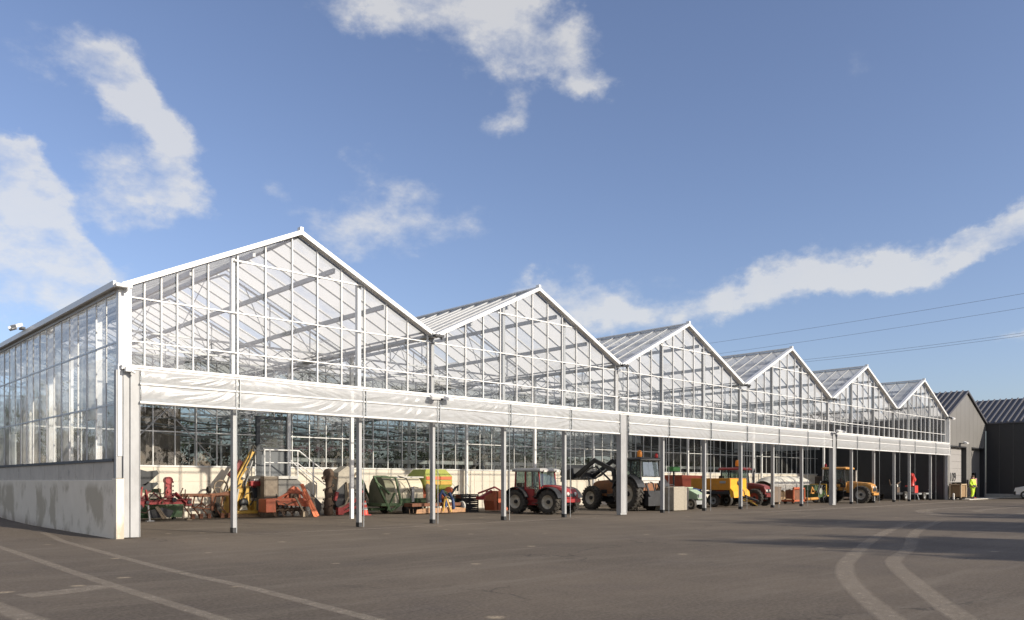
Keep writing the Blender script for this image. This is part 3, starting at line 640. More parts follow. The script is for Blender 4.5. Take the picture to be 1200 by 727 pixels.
for x in [k*1.0+.5 for k in range(9)]: a.box(x-.006, x+.006, -.004, .0, 4.1 if (D1 < x < D2 or D3 < x < D4) else 0, EAVE+(RID-EAVE)*(1-abs(x/BW-.5)*2)-.1)
a.build('panel_joint', paint('joint', (.13, .125, .12), .6), wf)
a = MB()
for x0, x1 in ((D1, D2), (D3, D4)): a.box(x0, x0+.08, .12, 1.0, 0, 4.1); a.box(x1-.08, x1, -.03, 1.0, 0, 4.1); a.box(x0+.08, x1-.08, -.035, 1.0, 4.0, 4.1)
a.build('door_reveal', dclad, HL)
leafg = paint('door_leaf_grey', (.33, .32, .31), .5, .05, .05)
a = MB()
for k in range(5): a.box(D1+.09, D2-.09, .30, .35, 1.30+k*.54, 1.30+k*.54+.53)
ld = a.build('sectional_door', leafg, HL)
cu = bpy.data.curves.new('door_number', 'FONT'); cu.body = '109'; cu.size = .95; cu.extrude = .005; to = bpy.data.objects.new('door_number', cu); COL.objects.link(to); to.parent = ld; to.location = (D1+.9, .285, 1.38); to.rotation_euler = (R(90), 0, 0); cu.offset = .014; bpy.context.view_layer.update(); me = bpy.data.meshes.new_from_object(to.evaluated_get(bpy.context.evaluated_depsgraph_get())); me.materials.clear(); me.materials.append(dclad); no = bpy.data.objects.new('door_number', me); COL.objects.link(no); no.parent = ld; no.location = to.location; no.rotation_euler = to.rotation_euler; bpy.data.objects.remove(to); no.name = 'door_number'
a = MB(); a.box(D3+.09, D4-.09, .30, .37, 2.05, 4.0); a.box(D3+.09, D3+.35, .30, .37, 0, 2.05); a.box(D3+1.95, D4-.09, .30, .37, 0, 2.05); a.build('infill_wall', clad, HL)
a = MB(); a.box(D3+1.85, D3+1.95, .24, .30, 0, 2.1); a.box(D3+.35, D3+.43, .24, .30, 0, 2.1); a.build('door_frame', dclad, HL)
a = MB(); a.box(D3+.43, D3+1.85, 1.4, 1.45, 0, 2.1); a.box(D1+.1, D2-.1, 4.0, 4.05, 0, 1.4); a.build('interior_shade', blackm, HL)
a = MB(); a.lathe((D3+.75, .295, 3.55), (0, -1, 0), [(0, .06), (.20, .06), (.26, .0)], 20); a.build('vent', dclad, HL)
for (x, z) in ((.35, 6.05), (3.4, 4.32)):
    a = MB(); a.box(x-.05, x+.05, -.3, 0, z-.03, z+.03); lo = a.build('wall_lamp', dksteel, HL); a = MB(); a.box(x-.22, x+.22, -.55, -.25, z-.02, z+.10, (25, 0, 0)); a.build('lamp_head', lampw, lo, .01)
a = MB(); a.box(-.03, .02, .14, 30, 0, EAVE-.02); a.build('side_wall', dclad, HL)
sl_ = (RID-EAVE)/(BW/2)
a = MB(); a.prism([(-.1, EAVE-.06), (BW/2, RID+.0), (BW+.0, EAVE-.0), (BW, EAVE+.08), (BW/2, RID+.09), (-.1, EAVE+.03)], 'y', -.08, 30); rf = a.build('roof', droof, HL)
a = MB()
k = .25
while k < 26:
    a.bar((-.06, k, EAVE+.085), (BW/2, k, RID+.13), .09, .10); a.bar((BW, k, EAVE+.12), (BW/2, k, RID+.13), .09, .10); k += .42
a.build('standing_seam', dseam, rf)
a = MB(); a.prism([(-.12, EAVE-.1), (-.12, EAVE+.06), (BW/2, RID+.12), (BW/2, RID-.03)], 'y', -.16, -.08); a.prism([(BW, EAVE-.05), (BW, EAVE+.1), (BW/2, RID+.12), (BW/2, RID-.03)], 'y', -.16, -.08); a.build('verge_trim', droof, HL)
WG = thing('clad_wing', 'dark anthracite clad wing projecting forward at the far end of the yard', 'building', (X1+.02, 0, 0))
a = MB(); a.box(.0, .15, -16, -.02, .35, EAVE); a.box(.15, BW, -16, -15.85, .35, EAVE); a.build('wall', dclad, WG)
a = MB()
for k in range(16): a.box(-.006, .0, -16+k, -15.985+k, .36, EAVE-.02)
a.build('panel_joint', paint('joint', (.13, .125, .12), .6), WG)
a = MB(); a.box(-.05, .12, -16, -.02, 0, .35); a.build('plinth', paint('plinth_concrete', (.34, .335, .32), .85, 0, .15), WG)
a = MB(); a.prism([(-.12, EAVE-.02), (BW/2, RID), (BW+.1, EAVE-.02), (BW+.1, EAVE+.07), (BW/2, RID+.09), (-.12, EAVE+.07)], 'y', -16.2, 30); rf = a.build('roof', droof, WG)
a = MB(); k = -16.0
while k < 26:
    a.bar((-.1, k, EAVE+.12), (BW/2, k, RID+.13), .10, .11); k += .45
a.build('standing_seam', dseam, rf)
a = MB(); a.prism([(.0, EAVE), (BW/2, RID), (BW, EAVE)], 'y', -16, -15.9); a.build('gable', dclad, WG)
a = MB(); a.box(X0+.2, X1-.1, -1.6, -.05, .0, .06); a.box(X1-.9, X1, -16, -1.6, 0, .06)
tag(a.build('pavement', paint('pale_kerb', (.52, .49, .43), .85, 0, .1), None, .02), kind='structure')

# ------------------------------------------------------------------ overhead power lines
wirem = paint('cable_alu', (.26, .27, .28), .5, .3, .05)
def cam_pt(px, py, Z):
    xc = (px-600)/934.*Z; return Vector((CAMX+xc*.724+Z*.690, CAMY-xc*.690+Z*.724, CAMZ+(564-py)/934.*Z))
wl_ = [((833, 402.5), (1200, 345.5), 155, 115, 'topmost of the three overhead power lines'), ((845, 414.5), (1200, 362), 160, 122, 'middle one of the three overhead power lines'), ((942, 422), (1200, 391.5), 150, 124, 'lowest of the three overhead power lines, a close pair of strands')]
for (p, q, za, zb, lab) in wl_:
    A = cam_pt(*p, za); B = cam_pt(*q, zb); d = B-A; A2 = A-d*1.2; B2 = B+d*1.0
    a = MB(); off = ((0, 0),) if 'lowest' not in lab else ((0, 0), (.0, -.42))
    for o_ in off:
        a.tube([A2+(B2-A2)*t+Vector((0, 0, -7*t*(1-t)+5.5*.24*0+1.66+o_[1])) for t in [i/40 for i in range(41)]], .024, 5)
    tag(a.build('power_line', wirem), lab+' over the greenhouse roofs' if 'pair' not in lab else lab, 'power line', 'power lines')

# ------------------------------------------------------------------ trees beside and behind
bark = paint('bark', (.10, .075, .055), .9, 0, .35, .2, (.05, .045, .035), 4, bump=.6)
def bare_tree(name, label, loc, h, seed, leaf_n=0, lmat=None, group=None):
    rn = random.Random(seed); T_ = thing(name, label, 'tree', loc, rn.random()*360, group)
    tk = MB(); cw = MB(); tips = []
    def br(p, d, L, r, lev):
        n = 4 if lev < 3 else 2; pts = [p]; q = p
        for i in range(n):
            d = (d+Vector((rn.gauss(0, .13), rn.gauss(0, .13), rn.gauss(0, .08)+.05))).normalized(); q = q+d*L/n; pts.append(q)
        rs = [r*(1-.55*i/n) for i in range(n+1)]
        (tk if lev < 3 else cw).tube(pts, rs, 7 if lev < 2 else 4 if lev < 4 else 3, False)
        if lev >= 5: tips.append(q); return
        m = [5, 4, 4, 4, 3][lev]
        for i in range(m):
            t = .35+.65*(i+rn.random())/m; idx = min(n-1, int(t*n)); s = pts[idx].lerp(pts[idx+1], t*n-idx if idx < n else 1)
            a = rn.random()*6.28; sp = rn.uniform(.5, 1.0) if lev else rn.uniform(.4, .8)
            o = d.orthogonal().normalized(); o = (Matrix.Rotation(a, 3, d) @ o)
            br(s, (d+o*sp).normalized(), L*rn.uniform(.5, .68), rs[idx]*.5, lev+1)
        br(q, d, L*.6, rs[-1]*.9, lev+1)
    br(Vector((0, 0, -.1)), Vector((0, 0, 1)), h*.42, h*.020, 0)
    tk.build('trunk', bark, T_, 0, False)
    cr_ = cw.build('crown', bark, T_, 0, False)
    if leaf_n:
        lv = MB()
        for p in tips:
            if rn.random() < .8: leaves(lv, p, (.4, .4, .35), leaf_n, .16, rn)
        lv.build('leaves', lmat, T_, 0, False)
    return T_
TL = [((26.5, -38.8, 0), 15, 1), ((31.5, -40, 0), 14.5, 2), ((38, -37, 0), 12.5, 3), ((46, -38, 0), 12, 4), ((29.5, -34, 0), 8, 5), ((53, -34, 0), 11, 6), ((22.5, -38.5, 0), 12.5, 7), ((19.5, -40.5, 0), 11.5, 8), ((33.5, -45, 0), 10, 9)]
for i, (loc, h, sd_) in enumerate(TL):
    bare_tree('bare_tree', ['tall bare tree at the near end of the row across the yard', 'bare tree second in the row across the yard', 'broad bare tree third in the row across the yard', 'bare tree fourth in the row across the yard', 'short bare tree standing in front of the row across the yard', 'bare tree at the far end of the row across the yard', 'slender bare tree standing apart from the near end of the row across the yard', 'lone bare tree standing furthest forward of the row across the yard', 'bare tree standing behind the third tree of the row across the yard'][i], loc, h, sd_, 5, brownleaf, 'bare trees across the yard')
# planting seen through the glass beyond the far end, and beside it
def shrub_belt(name, label, x0, x1, y, h, n, m, seed):
    rn = random.Random(seed); a = MB()
    for i in range(n):
        x = x0+(x1-x0)*rn.random(); hh = h*(.55+.45*math.sin(x*.35+seed)**2)*rn.uniform(.7, 1.1); z = rn.random()*hh
        leaves(a, (x, y+rn.gauss(0, 1.2), z), (1.1, 1.1, .6), 26, .22, rn)
    tag(a.build(name, m, None, 0, False), label, 'shrubs', kind='stuff')
shrub_belt('undergrowth', 'dark belt of trees and scrub beyond the far glass wall', -60, 66, 47, 9.5, 1700, leaf, 11)
shrub_belt('undergrowth', 'brown winter hedge beyond the side of the greenhouse', -60, 60, 43, 4.5, 1200, brownleaf, 12)

# ------------------------------------------------------------------ machine shelter contents
redp = paint('red_paint', (0.337, 0.034, 0.036), .35, 0, .25, .25, (.16, .06, .04), 4)
dredp = paint('dark_red_paint', (0.193, 0.028, 0.027), .4, 0, .25, .3, (.12, .06, .045), 4)
orng = paint('orange_paint', (0.5, 0.114, 0.05), .45, 0, .25, .35, (.30, .13, .06), 5)
orng2 = paint('orange_bright', (0.631, 0.169, 0.071), .4, 0, .15, .1, (.35, .14, .06), 5)
rust = paint('rusty_brown', (.20, .075, .035), .75, 0, .4, .4, (.10, .055, .035), 6, bump=.4)
yel = paint('machine_yellow', (0.609, 0.374, 0.068), .4, 0, .18, .25, (.30, .18, .05), 5)
yor = paint('yellow_orange', (0.589, 0.286, 0.067), .42, 0, .2, .3, (.28, .15, .06), 5)
must = paint('mustard_body', (.56, .23, .015), .4, 0, .15, .2, (.30, .17, .05), 3)
grn = paint('dark_green_paint', (.045, .10, .035), .5, 0, .3, .3, (.10, .08, .05), 4)
lgrn = paint('bright_green_paint', (0.045, 0.211, 0.052), .4, 0, .2, .2)
lime = paint('lime_paint', (0.356, 0.387, 0.084), .45, 0, .15, .2, (.25, .22, .08), 4)
creamd = paint('cream_drum', (.62, .56, .42), .5, 0, .12, .2, (.35, .28, .18), 3)
tan = paint('dusty_steel', (.30, .24, .17), .8, .1, .3, .3, (.2, .15, .1), 5)
woodm = paint('raw_wood', (.30, .20, .11), .8, 0, .3, .2, scale=3, stretch=(1, 1, 6))
blue = paint('blue_hose', (.03, .06, .16), .5, 0, .2); rimw = paint('rim_cream', (.50, .46, .38), .5, 0, .2, .35, (.2, .15, .1), 6); rimr = paint('rim_red', (.30, .05, .03), .5, 0, .2, .3, (.15, .1, .07), 6)
amber = paint('amber_lens', (.85, .28, .02), .25, 0, .05); redl = paint('red_lens', (.5, .02, .02), .25, 0, .05)
cabglass = glassmat('cab_glass', (.42, .50, .48), 1.3, .06, (.5, .5, .45))
plasg = paint('grey_plastic', (.30, .31, .31), .5, 0, .1, .1); white2 = paint('dull_white', (.62, .60, .55), .6, 0, .12, .15, (.4, .35, .28), 4); hivis = paint('hivis_yellow', (.62, .85, .05), .6, 0, .1); navy = paint('navy_cloth', (.02, .025, .05), .8, 0, .2); skin = paint('skin', (.50, .28, .19), .55, 0, .08)
def wheel(parent, c, rad, w, side=1, rim=None, axis='x', lugs=20, big=True, name='wheel'):
    ax = Vector((1, 0, 0)) if axis == 'x' else Vector((0, 1, 0)); c = Vector(c)
    h = MB(); h.cyl(c-ax*w*.30, c+ax*w*.30, rad*.16, 12); h.cyl(c+ax*w*.3*side, c+ax*(w*.36)*side, rad*.10, 8)
    ho = h.build(name, dksteel, parent)
    rr = rad*.56; t = MB()
    t.lathe(c, ax, [(rr, -w*.42), (rad*.80, -w*.50), (rad*.93, -w*.46), (rad*.965, -w*.3), (rad*.965, w*.3), (rad*.93, w*.46), (rad*.80, w*.50), (rr, w*.42), (rr*.97, 0), (rr, -w*.42)], 32)
    o1 = ax.orthogonal().normalized(); o2 = ax.cross(o1)
    for k in range(lugs):
        for s in (-1, 1):
            a = 2*math.pi*(k+(.5 if s > 0 else 0))/lugs; b = a-.20
            p = c+(o1*math.cos(a)+o2*math.sin(a))*rad*.965+ax*s*w*.03; q = c+(o1*math.cos(b)+o2*math.sin(b))*rad*.95+ax*s*w*.48
            t.bar(p, q, rad*.10, rad*.115, up=(o1*math.cos(a)+o2*math.sin(a)))
    t.build('tyre', black, ho)
    r = MB(); r.lathe(c, ax*side, [(.02, w*.10), (rr*.55, w*.10), (rr*.70, w*.02), (rr*.86, w*.22), (rr, w*.40), (rr*1.03, w*.42), (rr, -.3*w)], 28)
    r.build('rim', rim or rimw, ho)
    return ho
def beacon(parent, x, y, z, s=1., m=None):
    b = MB(); b.cyl((x, y, z), (x, y, z+.04*s), .07*s, 12); bo = b.build('beacon', dksteel, parent)
    b = MB(); b.lathe((x, y, z+.04*s), (0, 0, 1), [(.06*s, 0), (.065*s, .08*s), (.05*s, .15*s), (.0, .17*s)], 14); b.build('lens', m or amber, bo)

# reversible plough, red
t = thing('plough', 'red reversible plough with black mouldboards raised, standing on props beside the corner column', 'plough', (4.0, 7.9, 0))
a = MB(); a.box(-.75, .75, -.06, .10, .58, .74); a.bar((-.7, .0, .66), (-.95, .3, 1.0), .12); a.bar((.0, .0, .6), (.35, 0, .95), .14, .1); a.bar((.75, .0, .6), (.35, 0, .95), .12, .1); a.box(.70, .92, -.12, .14, .52, .78); a.box(-.95, -.72, -.14, .16, .5, .8); a.build('beam', redp, t, .01)
a = MB(); a.box(.02, .24, -.08, .10, .78, 1.42); a.cyl((.13, -.12, 1.42), (.13, .14, 1.42), .13, 16); a.cyl((.13, -.13, 1.05), (.13, .13, 1.05), .07, 12); a.build('headstock', redp, t, .01)
a = MB()
for z in (.9, 1.06, 1.22, 1.36): a.cyl((.25, -.1, z), (.28, -.1, z), .03, 8)
a.build('adjuster_holes', dksteel, t)
for (ox, oz, sc) in ((-.78, 1.45, 1.08), (-.55, 1.18, .6)):
    a = MB(); a.prism([(ox-.55*sc, oz-.10*sc), (ox+.1*sc, oz-.2*sc), (ox+.52*sc, oz+.20*sc), (ox+.46*sc, oz+.30*sc), (ox+.16*sc, oz+.26*sc), (ox-.08*sc, oz+.33*sc), (ox-.14*sc, oz+.26*sc), (ox-.6*sc, oz+.06*sc)], 'y', -.10, -.06)
    a.build('mouldboard', dksteel, t, .006)
a = MB()
for x in (-.78, -.62): a.bar((x, .02, .7), (x+.02, .04, 1.3), .07)
a.bar((-.8, .0, .75), (-.45, 0, 1.1), .06); a.bar((-.1, .05, .75), (-.35, .1, 1.0), .05); a.build('frog', dredp, t)
a = MB(); a.bar((-.85, -.1, .55), (-1.15, -.35, .02), .07); a.build('prop', woodm, t)
a = MB(); a.bar((-.55, 0, .55), (-.5, -.02, .02), .05); a.box(-.62, -.38, -.12, .1, 0, .03); a.build('prop', galv, t)
a = MB(); a.bar((.85, 0, .9), (.85, 0, .02), .045); a.box(.76, .94, -.1, .1, 0, .03); a.bar((.68, .0, .95), (.66, 0, .06), .03); a.build('stand_leg', tan, t)
a = MB(); a.tube([(-.6, -.1, .74), (-.4, -.2, 1.0), (-.1, -.16, .95), (.06, -.1, 1.2)], .018, 6); a.tube([(-.4, -.1, .7), (-.25, -.2, .85), (.0, -.15, .8)], .018, 6); a.build('hose', black, t)
a = MB(); a.bar((-.3, -.05, .5), (-.1, -.2, .08), .05); a.bar((-.18, .2, .5), (.05, 0, .1), .06); a.build('share', tan, t)
a = MB(); a.bar((-.25, -.13, .62), (.12, -.13, 1.0), .08, .05); a.bar((.72, -.13, .62), (.34, -.13, 1.0), .09, .05); a.bar((-.2, -.13, .74), (.6, -.13, .74), .05); a.bar((-.92, -.1, .6), (-.78, -.1, 1.2), .09, .05); a.bar((-.55, -.1, .6), (-.66, -.1, 1.1), .07, .05); a.build('a_frame', redp, t, .01)
a = MB(); a.cyl((-.88, -.2, .5), (-.88, .1, .5), .09, 12); a.cyl((.82, -.17, .65), (.82, -.12, .65), .07, 12); a.cyl((.28, -.2, .74), (.28, -.1, .74), .08, 12); a.cyl((-.62, -.18, .66), (-.62, -.1, .66), .06, 10); a.build('pivot', dksteel, t)
a = MB(); a.bar((-.1, -.1, .62), (-.25, -.14, 1.15), .045); a.bar((.45, -.06, .78), (.62, -.08, 1.15), .035); a.bar((.70, -.06, .78), (.70, -.08, 1.10), .03); a.tube([(-.95, -.15, .5), (-.9, -.2, .35), (-.7, -.2, .3), (-.55, -.15, .42)], .025, 6); a.build('linkage', soil, t)
a = MB(); a.prism([(-.45, .10), (.30, .10), (.42, .34), (.05, .46), (-.4, .38)], 'y', .25, .32); a.build('lower_mouldboard', dksteel, t, .006)
# green bin behind
t = thing('seed_drill', 'low green implement with a pale strip half hidden behind the red plough', 'implement', (4.15, 8.9, 0))
a = MB(); a.prism([(-.85, .08), (.75, .08), (.85, .55), (-.75, .55)], 'y', -.25, .25); a.build('hopper', paint('mid_green', (.045, .11, .04), .5, 0, .3, .3), t, .01)
a = MB(); a.box(-.85, .05, -.3, .2, .62, .78); a.box(-.85, .0, -.3, .2, .98, 1.12); a.build('rail', grn, t, .01)
a = MB(); a.box(-.85, .0, -.26, .1, .80, .95); a.build('panel', creamd, t, .01)
a = MB(); a.box(-.8, -.7, -.1, .1, 0, .62); a.box(.5, .6, -.1, .1, 0, .1); a.build('stand_leg', dksteel, t)
# rusty tined cultivator
t = thing('cultivator', 'rusty orange brown tined cultivator with a black wheel on its frame', 'cultivator', (5.75, 8.4, 0))
a = MB(); a.box(-.95, .95, -.06, .04, .86, .94); a.box(-.95, .7, .5, .6, .80, .88); a.bar((-.9, 0, .9), (-.9, .55, .84), .08); a.bar((.7, 0, .9), (.7, .55, .84), .08); a.box(.82, .92, -.1, .0, .0, 1.02); a.box(.1, .18, -.1, .0, .3, .9); a.bar((.1, 0, .88), (.9, 0, 1.0), .05); a.build('frame', rust, t)
for x in (-.75, -.45, -.15, .35, .62):
    a = MB(); a.tube([(x, .05, .86), (x+.02, .2, .7), (x-.02, .22, .45), (x+.03, -.05, .25), (x+.12, -.12, .06)], .028, 6); a.box(x+.08, x+.2, -.2, -.1, .02, .2); a.build('tine', rust, t)
wheel(t, (-.02, -.15, .98+.1), .13, .12, axis='x', lugs=0, rim=rust)
for ob in list(t.children):
    if ob.name.startswith('wheel'): ob.rotation_euler = (0, 0, 0)
wheel(t, (.42, .25, .32), .30, .14, axis='x', lugs=0, rim=rust)
a = MB(); a.tube([(-.5, -.1, .4), (-.3, -.15, .6), (-.1, -.1, .45), (.1, -.12, .55)], .03, 6); a.bar((-.6, 0, .45), (.2, 0, .35), .06); a.build('coulter', rust, t)
# yellow reach-arm hedge trimmer
t = thing('hedge_trimmer', 'yellow reach arm hedge trimmer with its arm folded up, on a wooden pallet', 'hedge trimmer', (7.25, 8.9, 0))
a = MB(); a.box(-.62, .55, -.35, .35, .14, .26); a.box(-.55, -.45, -.3, .3, .26, .95); a.box(.42, .52, -.3, .3, .26, .62); a.prism([(-.35, .26), (.32, .26), (.15, .9), (.0, 1.25), (-.15, .9)], 'y', -.14, .10); a.build('frame', yel, t, .012)
a = MB(); a.bar((-.38, -.1, .5), (-.05, -.15, 1.5), .20, .17); a.bar((-.5, -.15, 1.0), (.42, -.2, 2.62), .17, .14); a.bar((.0, -.12, .5), (.25, -.16, 1.35), .15); a.bar((.2, -.14, 1.1), (.30, -.16, .4), .13); a.build('arm', yel, t, .01)
a = MB(); a.tube([(.46, -.2, 2.68), (.52, -.2, 2.5), (.30, -.24, 1.9), (.05, -.26, 1.3), (.05, -.24, .8)], .035, 8); a.tube([(.36, -.3, 2.7), (.22, -.3, 2.3), (-.2, -.26, 1.5), (-.3, -.24, 1.0)], .025, 8); a.tube([(.38, -.2, 2.62), (.44, -.2, 2.80), (.52, -.2, 2.7)], .05, 8); a.build('hose', black, t)
a = MB(); a.bar((.05, -.26, 1.2), (.38, -.24, 2.2), .05); a.bar((-.3, -.24, .5), (-.2, -.26, 1.1), .05); a.build('hydraulic_ram', galv, t)
a = MB(); a.bar((-.42, -.0, 1.55), (.05, .0, 2.15), .16, .26); a.build('flail_head', dredp, t, .01)
a = MB(); a.box(.22, .72, -.42, -.12, 1.20, 1.40); a.box(.34, .5, -.3, -.15, 1.1, 1.2); a.build('oil_tank', redp, t, .02)
a = MB(); a.box(.36, .56, -.40, -.16, 1.40, 1.48); a.build('tank_cap', white2, t, .01)
a = MB(); a.lathe((.02, -.2, .55), (0, -1, 0), [(0, 0), (.17, 0), (.20, .05), (.12, .09), (0, .1)], 18); a.box(.3, .55, -.3, -.1, .75, 1.15); a.build('motor', dksteel, t)
a = MB(); a.prism([(-.22, .28), (.12, .28), (.05, .46), (-.12, .46)], 'y', -.40, -.36); a.build('plate', creamd, t)
a = MB(); a.lathe((-.75, .1, 1.15), (0, -1, 0), [(.26, 0), (.30, .03), (.26, .06), (.23, .03), (.26, 0)], 20)
for k in range(3): a.bar((-.75-.25*math.cos(k*2.1), .07, 1.15-.25*math.sin(k*2.1)), (-.75, .07, 1.15), .03)
a.bar((-.75, .1, 1.1), (-.7, .15, .0), .05); a.bar((-.55, .1, .8), (-.85, .12, .25), .09); a.build('steering_gear', tan, t)
a = MB(); a.tube([(-.3, -.2, .4), (-.45, -.3, .7), (-.35, -.3, 1.1), (-.1, -.28, 1.3)], .025, 6); a.tube([(.1, -.3, .9), (.3, -.36, 1.0), (.4, -.34, .7), (.25, -.3, .45)], .025, 6); a.tube([(-.15, -.3, .5), (0, -.36, .85), (.1, -.3, 1.2)], .02, 6); a.build('hose_bundle', black, t)
a = MB(); a.bar((-.45, .1, .3), (-.2, .05, 1.35), .09); a.bar((.45, -.1, .3), (.12, -.1, 1.2), .07); a.box(-.18, .2, -.2, .15, .95, 1.12); a.bar((-.25, -.2, 1.35), (.12, -.22, 1.9), .09); a.build('mast', yel, t, .01)
a = MB()
for p_ in ((-.05, -.22, 1.5), (.42, -.27, 2.6), (-.38, -.17, .52), (.25, -.24, 1.35)): a.cyl(p_, (p_[0], p_[1]-.06, p_[2]), .05, 12)
a.build('pivot_pin', dksteel, t)
t2 = thing('pallet', 'wooden pallet under the yellow hedge trimmer', 'pallet', (7.25, 8.9, 0))
a = MB(); 
for k in range(7): a.box(-.78+k*.225, -.60+k*.225, -.45, .45, .11, .135)
a.build('deck', woodm, t2)
for y in (-.42, -.03, .36): a = MB(); a.box(-.78, .76, y, y+.07, .0, .11); a.build('runner', woodm, t2)
# tall brown board leaning by the stairs
t = thing('steel_cabinet', 'tall weathered brown metal cabinet beside the stair platform', 'cabinet', (8.05, 8.05, 0))
a = MB(); a.box(-.30, .30, -.12, .2, .02, 1.58); a.build('body', paint('weathered_brown', (.20, .165, .125), .7, .1, .25, .3), t, .012)
a = MB(); a.box(-.26, .26, -.135, -.12, .08, 1.5); a.build('door', paint('weathered_brown2', (.23, .19, .145), .7, .1, .2, .3), t, .005); a = MB(); a.box(.18, .21, -.16, -.135, .75, .9); a.build('handle', dksteel, t)
# orange rotavator
t = thing('rotavator', 'orange red rotary cultivator with a bright orange plate tilted against it', 'rotary cultivator', (8.45, 7.45, 0))
a = MB(); a.box(-.75, .80, -.3, .28, .62, .74); a.box(-1.02, -.62, -.32, .3, .22, .72); a.prism([(-.1, .74), (.55, .74), (.5, .98), (.28, 1.22), (.12, 1.1)], 'y', -.10, .10); a.bar((-.3, 0, .74), (.35, 0, 1.15), .08); a.bar((.4, 0, 1.15), (.8, .05, .74), .07); a.build('frame', orng, t, .01)
a = MB(); a.cyl((-.62, 0, .30), (.8, 0, .30), .07, 10)
for k in range(12):
    for q in range(3):
        an = k*.7+q*2.09; x = -.58+k*.12; a.bar((x, 0, .30), (x, .26*math.cos(an), .30+.26*math.sin(an)), .05, .02); a.bar((x, .26*math.cos(an), .30+.26*math.sin(an)), (x+.07, .25*math.cos(an), .30+.25*math.sin(an)), .03)
a.build('rotor', soil, t)
a = MB(); a.prism([(.22, 1.28), (.36, 1.30), (1.05, .06), (.92, .0), (.80, .02)], 'y', -.62, -.57); a.bar((.30, -.60, 1.27), (.95, -.60, .05), .07); a.build('tilted_plate', orng2, t, .012)
a = MB(); a.bar((.1, -.5, .78), (.45, -.55, .12), .06); a.box(.36, .58, -.6, -.45, .03, .24); a.bar((.9, -.4, .7), (1.05, -.45, .05), .05); a.bar((.6, -.4, .82), (.95, -.4, .72), .06); a.build('brace', tan, t)
a = MB(); a.tube([(-.62, -.3, .66), (-.2, -.36, .5), (.2, -.33, .62)], .03, 6); a.build('chain', soil, t)
a = MB(); a.prism([(-.6, .62), (.78, .62), (.85, .42), (.7, .40), (-.55, .50)], 'y', -.36, -.33); a.bar((-.5, -.2, .74), (.15, -.15, 1.02), .06); a.bar((.5, -.2, 1.0), (1.0, -.3, .35), .05); a.build('hood_flap', orng, t, .008)
a = MB(); a.box(.05, .4, -.2, .15, .66, .92); a.cyl((.22, -.3, .8), (.22, -.2, .8), .09, 14); a.build('gearbox', soil, t, .015)
# upright auger post and folded hopper
t = thing('post_driver', 'tall dirt caked brown auger standing upright next to the stairs', 'auger', (10.75, 7.8, 0))
a = MB(); a.lathe((-.28, 0, 0), (0, 0, 1), [(.10, 0), (.19, .05), (.17, .4), (.20, .5), (.14, .7), (.17, .95), (.11, 1.15), (.13, 1.35), (.19, 1.5), (.23, 1.72), (.16, 1.86), (0, 1.92)], 14); a.build('tube', soil, t, 0)
a = MB(); a.bar((-.3, -.05, 1.65), (-.62, -.1, 1.5), .10); a.bar((-.2, -.05, 1.6), (.05, -.1, 1.5), .08); a.build('head_arm', soil, t)
a = MB()
for k in range(40): an = k*.55; a.box(-.28+.2*math.cos(an)-.03, -.28+.2*math.cos(an)+.03, .2*math.sin(an)-.03, .2*math.sin(an)+.03, .1+k*.033, .14+k*.033, (0, 0, math.degrees(an)))
a.build('flight', soil, t)
t = thing('folding_hopper', 'grey dusty hopper tipped on edge with red arms below, beside the auger', 'hopper', (11.1, 8.0, 0))
a = MB(); a.prism([(-.30, 1.05), (-.22, 1.75), (.20, 2.02), (.52, 1.85), (.44, 1.45), (.20, 1.25), (.14, 1.38), (-.28, 1.02)], 'y', -.3, .3); a.build('shell', paint('dusty_shell', (.42, .38, .31), .7, 0, .2, .2), t, .01)
a = MB(); a.prism([(-.3, .45), (-.28, 1.02), (.14, 1.38), (.14, .3), (-.1, .2)], 'y', -.2, .25); a.build('inside', dksteel, t)
a = MB(); a.tube([(.18, -.3, 1.3), (.22, -.34, .75), (.05, -.36, .4), (-.25, -.36, .3)], .05, 8); a.bar((.40, -.3, 1.5), (.62, -.34, 1.75), .07); a.build('rim_rail', tan, t)
a = MB(); a.bar((-.35, -.4, .12), (.75, -.4, .75), .13); a.bar((-.15, -.42, .1), (.9, -.42, .45), .10); a.box(-.36, -.1, -.5, -.3, .02, .32); a.bar((-.45, -.4, .6), (-.35, -.4, .95), .12); a.bar((.6, -.3, .3), (.95, -.3, 1.0), .08); a.build('arm', redp, t, .01)
a = MB(); a.bar((.25, -.5, 1.2), (.6, -.5, .6), .025); a.tube([(.85, -.45, .55), (1.0, -.45, .8), (1.1, -.45, .5)], .03); a.box(.7, 1.05, -.4, -.1, .75, .9); a.build('linkage', soil, t)
# traffic cone
t = thing('traffic_cone', 'red and white banded traffic cone standing by the posts', 'cone', (11.62, 6.9, 0))
a = MB(); a.box(-.19, .19, -.19, .19, 0, .04); a.build('base', redp, t, .01)
prof = [(.14, .04, .22, 'r'), (.113, .22, .32, 'w'), (.092, .32, .44, 'r'), (.067, .44, .52, 'w'), (.050, .52, .60, 'r')]
cr2 = paint('cone_red', (.70, .07, .04), .5, 0, .08)
for r, z0, z1, c in prof:
    a = MB(); a.lathe((0, 0, 0), (0, 0, 1), [(r, z0), (r-(z1-z0)*.21, z1)], 18); a.build('band', cr2 if c == 'r' else white2, t)
